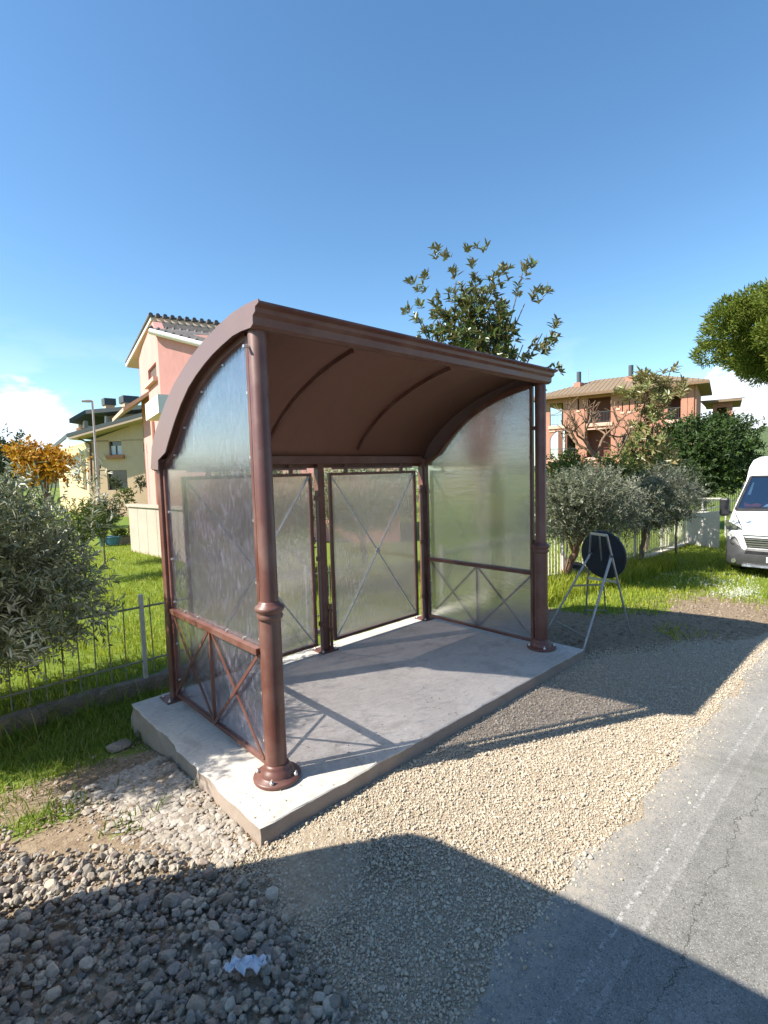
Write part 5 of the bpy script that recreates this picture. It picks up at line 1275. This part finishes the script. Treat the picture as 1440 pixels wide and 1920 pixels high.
for h in (holes[0], holes[1], holes[2], holes[3], holes[6]):
    a, b, c, d = h[:4]; r2 = OB(B0); hh = 1.05
    r2.bar(P(a+0.01, c+hh, 0.10), P(b-0.01, c+hh, 0.10), 0.05, 0.05); r2.bar(P(a+0.01, c+0.12, 0.10), P(b-0.01, c+0.12, 0.10), 0.04, 0.04)
    for uu in np.arange(a+0.08, b-0.04, 0.13): r2.bar(P(uu, c+0.12, 0.10), P(uu, c+hh, 0.10), 0.022, 0.022, tuple(e))
    r2.build('balcony_railing', M['dark_iron'], bx)
for h in (holes[5], holes[7]):
    a, b, c, d = h[:4]; OB(B0).prism([P(a, c, 0.28), P(b, c, 0.28), P(b, d, 0.28), P(a, d, 0.28)], -nr*0.02).build('window', M['window'], bx)
# roof: hip slab with overhang
ov = 0.95; rise = 1.9
def hip(org, ee, nn, wid, dep, z, ov, rise, mat, par, name='roof'):
    c = [org-ee*ov+nn*ov, org+ee*(wid+ov)+nn*ov, org+ee*(wid+ov)-nn*(dep+ov), org-ee*ov-nn*(dep+ov)]
    c = [np.array([p[0], p[1], z]) for p in c]; hw = dep/2+ov
    r0 = org+ee*(hw-ov)-nn*dep/2; r1 = org+ee*(wid+ov-hw)-nn*dep/2
    r0 = np.array([r0[0], r0[1], z+rise]); r1 = np.array([r1[0], r1[1], z+rise])
    m = OB(par.location); th = np.array([0, 0, 0.16])
    up_ = [p+th for p in c]; r0t, r1t = r0+th, r1+th
    v = c+up_+[r0t, r1t]
    m.add(v, [(3, 2, 1, 0), (0, 1, 5, 4), (1, 2, 6, 5), (2, 3, 7, 6), (3, 0, 4, 7), (4, 5, 9, 8), (5, 6, 9), (6, 7, 8, 9), (7, 4, 8)])
    # tile rolls on the front slope
    fw_ = c[1]-c[0]; L = np.linalg.norm(fw_); k = int(L/0.42)
    for i in range(1, k):
        p = up_[0]+fw_*i/k; s_ = np.dot(p-up_[0], ee); lim = min(1.0, s_/hw, (L-s_)/hw)
        q = p+(-nn*hw+np.array([0, 0, rise]))*lim
        if lim > 0.05: m.tube([p-UPV*0.02, q-UPV*0.02], 0.06, 6)
    return m.build(name, mat, par)
bx_l = bx.location; bpy.context.view_layer.update()
rf = hip(B0, e, nr, WID, 9.0, zE, ov, rise, M['rooftile'], bx)
OB(B0).prism([P(-0.95, zE-0.12, -1.0), P(WID+0.95, zE-0.12, -1.0), P(WID+0.95, zE+0.10, -1.0), P(-0.95, zE+0.10, -1.0)], -nr*0.05).build('gutter', M['bark_bare'], rf)
for (u, v) in ((1074, 722), (1175, 708)):
    a, z_ = uz(u, v); c_ = P(a, 0, 2.5); zz = zE+0.3+1.0
    ch = OB(B0).box(c_[0]-0.45, c_[0]+0.45, c_[1]-0.35, c_[1]+0.35, zz-0.9, zz+0.35).build('chimney', M['terracotta'], rf)
    OB(B0).tube([(c_[0], c_[1], zz+0.35), (c_[0], c_[1], zz+1.45)], 0.22, 12).build('flue', M['slate'], ch)
a, z_ = uz(1092, 715); c_ = P(a, 0, 2.5); am = OB(B0).tube([(c_[0], c_[1], zE+0.8), (c_[0], c_[1], zE+2.9)], 0.025, 6)
for k, z_ in enumerate((2.8, 2.5, 2.2)): am.tube([(c_[0]-e[0]*0.4, c_[1]-e[1]*0.4, zE+z_), (c_[0]+e[0]*0.4, c_[1]+e[1]*0.4, zE+z_)], 0.015, 6)
am.build('aerial', M['lamp_grey'], rf)
# pilaster strips at the right corner
for u0 in (1286, 1297):
    a = uz(u0, 780)[0]; OB(B0).prism([P(a-0.35, -0.5, -0.12), P(a+0.15, -0.5, -0.12), P(a+0.15, zE-0.02, -0.12), P(a-0.35, zE-0.02, -0.12)], -nr*0.119).build('pilaster', M['terracotta'], bx)
# rear wing
W0 = wR+e*1.0-nr*10.5; ww = 1.7
wg = OB(B0); rg = []
zW = zE-0.75
facade(wg, np.array([W0[0], W0[1], 0]), e, nr, ww, -0.6, zW, [(0.35, 1.2, zW-2.7, zW-0.5, 1.5)], 0.3, None, rg)
facade(wg, np.array([W0[0], W0[1], 0])+e*ww, -nr, e, 6.0, -0.6, zW, [], 0.3, None, rg)
wg.build('wing_wall', M['terracotta'], bx); build_all(rg, B0, 'inner_wall', M['terracotta_dark'], bx)
hip(np.array([W0[0], W0[1], 0]), e, nr, ww, 6.0, zW, 0.75, 0.5, M['rooftile'], bx, 'wing_roof')

# pink house on the left
zK = 17.5
def cdir(deg):            # horizontal unit vector deg degrees right of the view
    f2 = np.array([FW[0], FW[1], 0]); f2 /= np.linalg.norm(f2); r2 = np.array([f2[1], -f2[0], 0])
    return f2*math.cos(R(deg))+r2*math.sin(R(deg))
K = atz(311, 900, zK); K[2] = 0
ge = cdir(-33); ee = cdir(95)
gw, ew = 4.3, 8.0
nG = np.array([ge[1], -ge[0], 0]); nG = nG if np.dot(nG, cdir(-90)) > 0 else -nG
nE = np.array([ee[1], -ee[0], 0]); nE = nE if np.dot(nE, CAM-K) > 0 else -nE
RA = atz(285, 596, 18.1); RB = atz(238, 683, 21.6); RG = atz(281, 621, 17.0)
RA[2] = atz(285, 594, 18.1)[2]
zfar = RB[2]
pk = empty('pink_house', K, 'pink rendered house with deep eaves behind the left side of the shelter', 'house')
wm = OB(K); rm = []
def gz_(u, v): p = onplane(u, v, K, nG); return float(np.dot(p-K, ge)), float(p[2])
w0, wz1 = gz_(299, 670); w1, wz0 = gz_(279, 722)
w0 = max(0.5, w0); w1 = min(w1, gw-0.5)
zr = min(max(6.75, wz1+0.12), RG[2]-0.1)
facade(wm, K, ge, nG, gw, -0.3, zr, [(w0, w1, wz0, min(wz1, zr-0.08), 0.08)], 0.3, None, rm)
wm.prism([K+UPV*zr, K+ge*gw+UPV*zr, K+ge*gw+UPV*(zfar+0.08), K+ge*0.7+UPV*(RA[2]-0.30), K+UPV*(RG[2]-0.02)], -nG*0.3)
facade(wm, K, ee, nE, ew, -0.3, RG[2]-0.75, [], 0.3, None, rm)
wm.prism([K+UPV*(RG[2]-0.75), K+ee*ew+UPV*(RG[2]-0.75), K+ee*ew+UPV*(RG[2]-0.72), K+UPV*(RG[2]-0.05)], -nE*0.3)
wm.prism([K+ge*gw+UPV*-0.3, K+ge*gw+ee*ew+UPV*-0.3, K+ge*gw+ee*ew+UPV*zfar, K+ge*gw+UPV*zfar], -ge*0.2)
wm.build('wall', M['pink'], pk); build_all(rm, K, 'shutter', M['shutter'], pk)
OB(K).prism([K+ge*(w0-0.15)+UPV*(wz0-0.14), K+ge*(w1+0.15)+UPV*(wz0-0.14), K+ge*(w1+0.15)+UPV*(wz0-0.003), K+ge*(w0-0.15)+UPV*(wz0-0.003)], nG*0.15).build('window_sill', M['cornice'], pk)
eL = ee*(ew+1.0)
def far_(p, u, v): q = onplane(u, v, p, nE); return p+(q-p)*((ew+1.0)/np.linalg.norm((q-p)[:2]))
RA2 = far_(RA, 440, 612); RG2 = far_(RG, 440, 662); RB2 = RB+RA2-RA
smb = OB(K); smb.prism([RA-UPV*0.13, RA2-UPV*0.13, RB2-UPV*0.13, RB-UPV*0.13], UPV*0.12); smb.build('soffit', M['soffit_beige'], pk)
rmb_ = OB(K); rmb_.prism([RA, RA2, RB2, RB], UPV*0.07)
k = int((ew+1)/0.26)
for i in range(k+1):
    p_, q_ = lerp(RA, RA2, i/k), lerp(RB, RB2, i/k); rmb_.tube([p_+UPV*0.07+nE*0.06, q_+UPV*0.07], 0.075, 8)
RC, RC2 = RA-UPV*0.40+nE*0.05, RA2-UPV*0.40+nE*0.05
rmb_.prism([RG+UPV*0.03, RG2+UPV*0.03, RC2, RC], UPV*0.06)
for i in range(k+1):
    rmb_.tube([lerp(RG, RG2, i/k)+UPV*0.10, lerp(RC, RC2, i/k)+UPV*0.06], 0.055, 8)
rmb_.build('roof', M['rooftile_grey'], pk)
OB(K).prism([RA-UPV*0.50, RA2-UPV*0.50, RA2-UPV*0.131, RA-UPV*0.131], -nE*0.2).build('clerestory_wall', M['rooftile_grey'], pk)
OB(K).tube([RG, RG2], 0.10, 10).build('gutter', M['whitewash'], pk)
OB(K).prism([RG-UPV*0.05, RG2-UPV*0.05, RC2-UPV*0.02, RC-UPV*0.02], UPV*0.07).build('eave_board', M['soffit_beige'], pk)
OB(K).bar(RA-ee*0.03, RB-ee*0.03, 0.05, 0.22).build('barge_board', M['whitewash'], pk)
# white parapet bay, lower roof and downpipe on the side wall
q0 = onplane(300, 735, K+nG*0.55, nG); t0 = float(np.dot(q0-K, ge)); z1_ = float(q0[2]); z0_ = float(onplane(300, 772, K+nG*0.55, nG)[2])
OB(K).prism([K+ge*-0.3+nG*0.55+UPV*z0_, K+ge*(t0+0.4)+nG*0.55+UPV*z0_, K+ge*(t0+0.4)+nG*0.55+UPV*z1_, K+ge*-0.3+nG*0.55+UPV*z1_], -nG*0.549).build('balcony', M['whitewash'], pk)
la, lz = gz_(277, 735); lb_, lz2 = gz_(277, 772)
lr = OB(K); p0 = K+ge*(la-0.2)
zq_ = lz-(lz-(lz2-0.36))*0.6; lr.prism([p0+UPV*lz, p0+UPV*(lz-0.14), p0+nG*0.9+UPV*(zq_-0.14), p0+nG*0.9+UPV*zq_], ge*4.0)
lr.build('lower_roof', M['soffit_beige'], pk)
pp = K+ge*1.6+nG*0.06
OB(K).tube([pp+UPV*0.0, pp+UPV*(z0_+0.2)], 0.07, 10).build('downpipe', M['cornice'], pk)
cz_ = OB(K).prism([K+UPV*(z1_+0.02)+nE*0.10, K+ee*ew+UPV*(z1_+0.02)+nE*0.10, K+ee*ew+UPV*(z1_+0.20)+nE*0.10, K+UPV*(z1_+0.20)+nE*0.10], -nE*0.099)
cz_.build('string_course', M['cornice'], pk)

# precast wall, terrace ledge
wa = onz(246, 1032, 0); wb = onz(330, 1050, 0); hh = 1.22
we = unit(wb-wa); wn = np.array([we[1], -we[0], 0]); wn = wn if np.dot(wn, CAM-wa) > 0 else -wn
wl_ = empty('garden_wall', wa, 'beige precast concrete panel wall beside the left edge of the shelter', 'wall')
zt = float(onplane(246, 950, wa, wn)[2])
for i in range(6):
    a = wa+we*(i*0.62+0.008); b = wa+we*((i+1)*0.62-0.008)
    OB(wa).prism([a-UPV*0.1, b-UPV*0.1, b+UPV*zt, a+UPV*zt], -wn*0.12).build('wall_panel', M['wallpanel'], wl_)
OB(wa).prism([wa-we*0.06+UPV*(zt+0.003)+wn*0.05, wa+we*3.9+UPV*(zt+0.003)+wn*0.05, wa+we*3.9+UPV*(zt+0.07)+wn*0.05, wa-we*0.06+UPV*(zt+0.07)+wn*0.05], -wn*0.25).build('coping', M['wallpanel'], wl_)
# clutter by the wall: blue tub, green bin, planter
tb = onz(212, 1022, 0)
mbx = MB().lathe([(0.30, 0.02), (0.36, 0.20), (0.40, 0.42), (0.42, 0.44), (0.40, 0.46), (0.36, 0.44), (0.30, 0.10)], (0, 0, 0), 24)
o = mbx.build('tub', M['blue_tarp']); o.location = tb; o.scale = (0.62, 0.62, 0.62); tag(o, 'blue plastic tub on the lawn beside the beige wall', 'tub')
gb = onz(192, 1024, 0)
o = MB().lathe([(0.13, 0.0), (0.16, 0.55), (0.18, 0.57), (0.18, 0.64), (0.10, 0.70)], (0, 0, 0), 20).build('bin', M['green_plastic']); o.location = gb; o.scale = (0.55, 0.55, 0.6); tag(o, 'slim green plastic bin left of the blue tub', 'bin')
wpos = onz(232, 1020, 0)
pl_ = empty('planter', wpos, 'low wooden planter box against the beige wall', 'planter')
MB().box(-0.35, 0.35, -0.15, 0.15, 0, 0.04).box(-0.35, 0.35, -0.15, -0.12, 0.04, 0.24).box(-0.35, 0.35, 0.12, 0.15, 0.04, 0.24).box(-0.35, -0.32, -0.12, 0.12, 0.04, 0.24).box(0.32, 0.35, -0.12, 0.12, 0.04, 0.24).build('box', M['wood'], pl_)
P_, A_, N_ = rosette_leaves(rng.uniform((-0.3, -0.1, 0.25), (0.3, 0.1, 0.5), (40, 3)), np.tile([[0, 0, 1.0]], (40, 1)), 7, 5, 1.1)
leaf_mesh('plants', P_, A_, N_, 0.12, 0.05, M['bush_leaf'], pl_)
for (u, v, d, rr, mt, lab) in ((190, 968, 14.0, (0.55, 0.5, 0.42), 'dark_leaf', 'grey-green shrub at the foot of the street lamp beyond the lawn'), (150, 985, 12.0, (0.7, 0.6, 0.5), 'bush_leaf', 'low green shrub behind the big olive on the left lawn')):
    b0 = at(u, v, d); gb = b0.copy(); gb[2] = float(gh(b0[0], b0[1]))
    tree('shrub', lab, 'shrub', gb, b0, rr, 260, M[mt], M['bark'], 0.025, (0.075, 0.026), 'twig', 10, 0.2, int(u)+3, 'shrubs', 8, 1.8, 0.45)
for (u, v, d, mt, lab) in ((235, 930, 17.5, 'bush_leaf', 'yellow-green potted bush above the beige wall'), (262, 905, 24, 'dark_leaf', 'dark potted plant on the terrace of the yellow house'), (218, 905, 24, 'dark_leaf', 'silvery plant by the terrace door of the yellow house')):
    b0 = at(u, v, d); gb_ = b0.copy(); gb_[2] = max(0, b0[2]-0.45)
    tree('terrace_plant', lab, 'plant', gb_, b0, (0.22, 0.2, 0.25), 45, M[mt], M['bark'], 0.02, (0.10, 0.035), 'twig', 7, 0.14, int(u)+5, 'terrace plants', 4, 1.8, 0.3)

# yellow house farther left
dY = 31.0
Yo = atz(166, 900, dY); Yo[2] = 0
ye = cdir(92); yn = np.array([ye[1], -ye[0], 0]); yn = yn if np.dot(yn, CAM-Yo) > 0 else -yn
yl = cdir(-42)
yh = empty('yellow_house', Yo, 'yellow and beige two-storey house with a dark roof at far left', 'house')
def yu(u, v): p = onplane(u, v, Yo, yn); return float(np.dot(p-Yo, ye)), float(p[2])
def YP(u, v, d=0.0): a, z_ = yu(u, v); return Yo+ye*a+UPV*z_-yn*d
wm = OB(Yo); rm = []
WY = yu(330, 850)[0]; zlow = yu(168, 829)[1]
h1 = yu(203, 825); h1b = yu(229, 853); h2 = yu(200, 882); h2b = yu(240, 918); h3 = yu(268, 830); h3b = yu(282, 846); h4 = yu(272, 880); h4b = yu(290, 915)
facade(wm, Yo, ye, yn, WY, -0.3, zlow, [(h1[0], h1b[0], h1b[1], h1[1], 0.22), (h2[0], h2b[0], h2b[1], h2[1], 0.22), (h3[0], h3b[0], h3b[1], h3[1], 0.22), (h4[0], h4b[0], h4b[1], h4[1], 0.22)], 0.2, None, rm)
zr1 = yu(330, 768)[1]
wm.prism([Yo+UPV*zlow, Yo+ye*WY+UPV*zlow, Yo+ye*WY+UPV*zr1], -yn*0.2)
wm.build('front_wall', M['greige'], yh); build_all(rm, Yo, 'window', M['window'], yh)
for (a, b) in ((h1, h1b),):
    for t0, t1 in ((0.08, 0.42), (0.58, 0.92)):
        OB(Yo).prism([Yo+ye*(a[0]+(b[0]-a[0])*t0)+UPV*(b[1]+0.05)-yn*0.16, Yo+ye*(a[0]+(b[0]-a[0])*t1)+UPV*(b[1]+0.05)-yn*0.16, Yo+ye*(a[0]+(b[0]-a[0])*t1)+UPV*(a[1]-0.35)-yn*0.16, Yo+ye*(a[0]+(b[0]-a[0])*t0)+UPV*(a[1]-0.35)-yn*0.16], -yn*0.03).build('curtain', M['curtain'], yh)
OB(Yo).prism([Yo+ye*(h1[0]-0.15)+UPV*(h1b[1]-0.22)+yn*0.2, Yo+ye*(h1b[0]+0.15)+UPV*(h1b[1]-0.22)+yn*0.2, Yo+ye*(h1b[0]+0.15)+UPV*(h1b[1]-0.003)+yn*0.2, Yo+ye*(h1[0]-0.15)+UPV*(h1b[1]-0.003)+yn*0.2], -yn*0.199).build('flower_box', M['terrapot'], yh)
wm = OB(Yo); rm = []; nl_ = np.array([yl[1], -yl[0], 0]); nl_ = nl_ if np.dot(nl_, CAM-Yo) > 0 else -nl_
facade(wm, Yo, yl, nl_, 9.0, -0.3, zlow, [(0.35, 1.45, zlow-2.9, zlow-1.0, 0.2), (2.2, 3.2, zlow-2.2, zlow-1.0, 0.2)], 0.18, None, rm)
wm.build('side_wall', M['yellow'], yh); build_all(rm, Yo, 'shutter', M['curtain'], yh)
# sloping eave slab (follows the rake), dark top
rk = OB(Yo); a = Yo-ye*1.0+UPV*(zlow+0.02)+yn*0.9; b = Yo+ye*WY+UPV*(zr1+0.12)+yn*0.9
a = YP(143, 822); b = YP(330, 770); a = a+yn*0.9; b = b+yn*0.9
rk.prism([a, b, b-yn*9, a-yn*9], UPV*0.22); rk.prism([a-ye*0.0-UPV*0.0, a+yl*8-UPV*0.75, a+yl*8-UPV*0.53, a+UPV*0.21], -yn*0.9-ye*0.6)
rk.build('lower_roof', M['slate'], yh)
sm_ = OB(Yo); sm_.prism([a+UPV*-0.12+ye*0.1, b+UPV*-0.12, b-yn*1.1+UPV*-0.12, a-yn*1.1+UPV*-0.12+ye*0.1], UPV*0.115); sm_.build('soffit', M['soffit_beige'], yh)
# upper storey set back 3 m
up_d = 3.0
def YQ(u, v, d): return onplane(u, v, Yo-yn*d, yn)
us_ = OB(Yo); us_.prism([YQ(200, 812, up_d), YQ(300, 812, up_d), YQ(300, 770, up_d), YQ(200, 778, up_d)], -yn*5); us_.build('upper_wall', M['greige'], yh)
for (u0, u1) in ((143, 147), (155, 158), (196, 199)): OB(Yo).prism([YQ(u0, 815, up_d-1.0), YQ(u1, 815, up_d-1.0), YQ(u1, 780, up_d-1.0), YQ(u0, 780, up_d-1.0)], -yn*0.4).build('loggia_post', M['whitewash'], yh)
us_ = OB(Yo); us_.prism([YQ(150, 812, up_d+2.2), YQ(200, 812, up_d+2.2), YQ(200, 776, up_d+2.2), YQ(150, 780, up_d+2.2)], -yn*0.2); us_.build('loggia_glazing', M['window'], yh)
us_ = OB(Yo); us_.prism([YQ(176, 806, up_d+1.5), YQ(192, 806, up_d+1.5), YQ(192, 788, up_d+1.5), YQ(176, 788, up_d+1.5)], -yn*0.1); us_.build('awning', M['whitewash'], yh)
us_ = OB(Yo); us_.prism([YQ(143, 810, up_d-1.4), YQ(178, 806, up_d-1.4), YQ(178, 800, up_d-1.4), YQ(143, 803, up_d-1.4)], -yn*0.3); us_.build('balcony_planter', M['terrapot'], yh)
ur = OB(Yo); r0 = YQ(130, 793, up_d-2.0); r1 = YQ(160, 776, up_d-1.6); r2 = YQ(300, 764, up_d-1.6)
ur.prism([r0, r1, r1-yn*7, r0-yn*7], UPV*0.25); ur.prism([r1, r2, r2-yn*7, r1-yn*7], UPV*0.25)
uro = ur.build('upper_roof', M['slate'], yh)
for (u, v0, v1, w2) in ((205, 770, 752, 0.28), (243, 768, 748, 0.42)):
    p = YQ(u, v0, up_d+1.0); q = YQ(u, v1, up_d+1.0)
    ch = OB(Yo).box(p[0]-w2, p[0]+w2, p[1]-w2, p[1]+w2, p[2]-0.5, q[2]-0.3).build('chimney', M['greige'], uro)
    OB(Yo).box(p[0]-w2-0.08, p[0]+w2+0.08, p[1]-w2-0.08, p[1]+w2+0.08, q[2]-0.297, q[2]+0.15).build('chimney_cap', M['slate'], ch)
OB(Yo).tube([YP(145, 818)+yn*0.5, YP(171, 832)+yn*0.1, YP(174, 905)+yn*0.1], 0.06, 8).build('downpipe', M['shutter'], yh)

# street lamp
lp = at(183, 905, 23.0); lp[2] = 0; top_ = at(173, 752, 23.0)
sl_ = empty('street_lamp', lp, 'grey street lamp post in front of the yellow house', 'street lamp')
OB(lp).tube([lp, lerp(lp, top_, 0.5), top_], [0.055, 0.045, 0.035], 12).build('pole', M['lamp_grey'], sl_)
hd = at(153, 752, 23.0)
OB(lp).tube([top_, lerp(top_, hd, 0.3), hd], [0.035, 0.06, 0.045], 10).build('lamp_head', M['lamp_grey'], sl_)

# ------------------------------------------------------------------ far side of the road (seen in the panes)
hg = empty('hedge', (4, -9.2, 0), 'long clipped hedge on the far side of the road', 'hedge')
g = np.random.default_rng(99); k = 9000
P_ = np.stack([g.uniform(-14, 22, k), -9.2+g.normal(scale=0.35, size=k), g.uniform(0.05, 1.5, k)], 1)-np.array([4, -9.2, 0])
leaf_mesh('crown', P_, unit(g.normal(size=(k, 3))), unit(g.normal(size=(k, 3))), 0.22, 0.13, M['dark_leaf'], hg, True)
MB().box(-18, 18, -0.18, 0.18, 0, 1.35).build('branches', M['bark'], hg)
fh = empty('house', (7, -17, 0), 'pale house with a tiled roof across the road', 'house')
wm = MB(); rm = []
facade(wm, np.array([-7., 4, 0]), np.array([1., 0, 0]), np.array([0, 1., 0]), 14, 0, 6, [(1.5, 2.7, 3.8, 5.2, 0.2), (5, 6.2, 3.8, 5.2, 0.2), (9, 10.2, 3.8, 5.2, 0.2), (1.5, 2.7, 0.9, 2.4, 0.2), (9, 10.2, 0.9, 2.4, 0.2), (5, 6.2, 0.05, 2.2, 0.2)], 0.2, None, rm)
wm.box(-7, 7, -4, 3.79, 0, 6); wm.build('wall', M['greige'], fh); build_all(rm, (0, 0, 0), 'shutter', M['shutter'], fh)
MB().prism([(-7.6, 4.8, 6.003), (-7.6, -4.8, 6.003), (-7.6, 0, 8.2)], (15.2, 0, 0)).build('roof', M['rooftile'], fh)
# tree line and hills on the horizon
def hill(name, c, r, h, seed):
    g = np.random.default_rng(seed); n = 60; t = np.linspace(-1, 1, n); X, Y = np.meshgrid(t, t)
    Z = np.clip(1-(X**2+Y**2), 0, 1)**1.2*h*(1+0.15*np.sin(X*9+seed)*np.cos(Y*8)+0.04*g.normal(size=X.shape))-0.5
    V = np.stack([X*r[0]+c[0], Y*r[1]+c[1], Z], -1).reshape(-1, 3); ii = np.arange(n*n).reshape(n, n)
    F = np.stack([ii[:-1, :-1], ii[:-1, 1:], ii[1:, 1:], ii[1:, :-1]], -1).reshape(-1, 4)
    return tag(npmesh(name, V, F, M['hill'], None, True), kind='structure')
hc = at(1540, 865, 200); hill('hill', hc, (70, 75), 13.5, 1)
hc = at(-150, 880, 320); hill('hill', hc, (120, 90), 9, 2)
hc = at(720, 880, 380); hill('hill', hc, (220, 120), 9, 3)
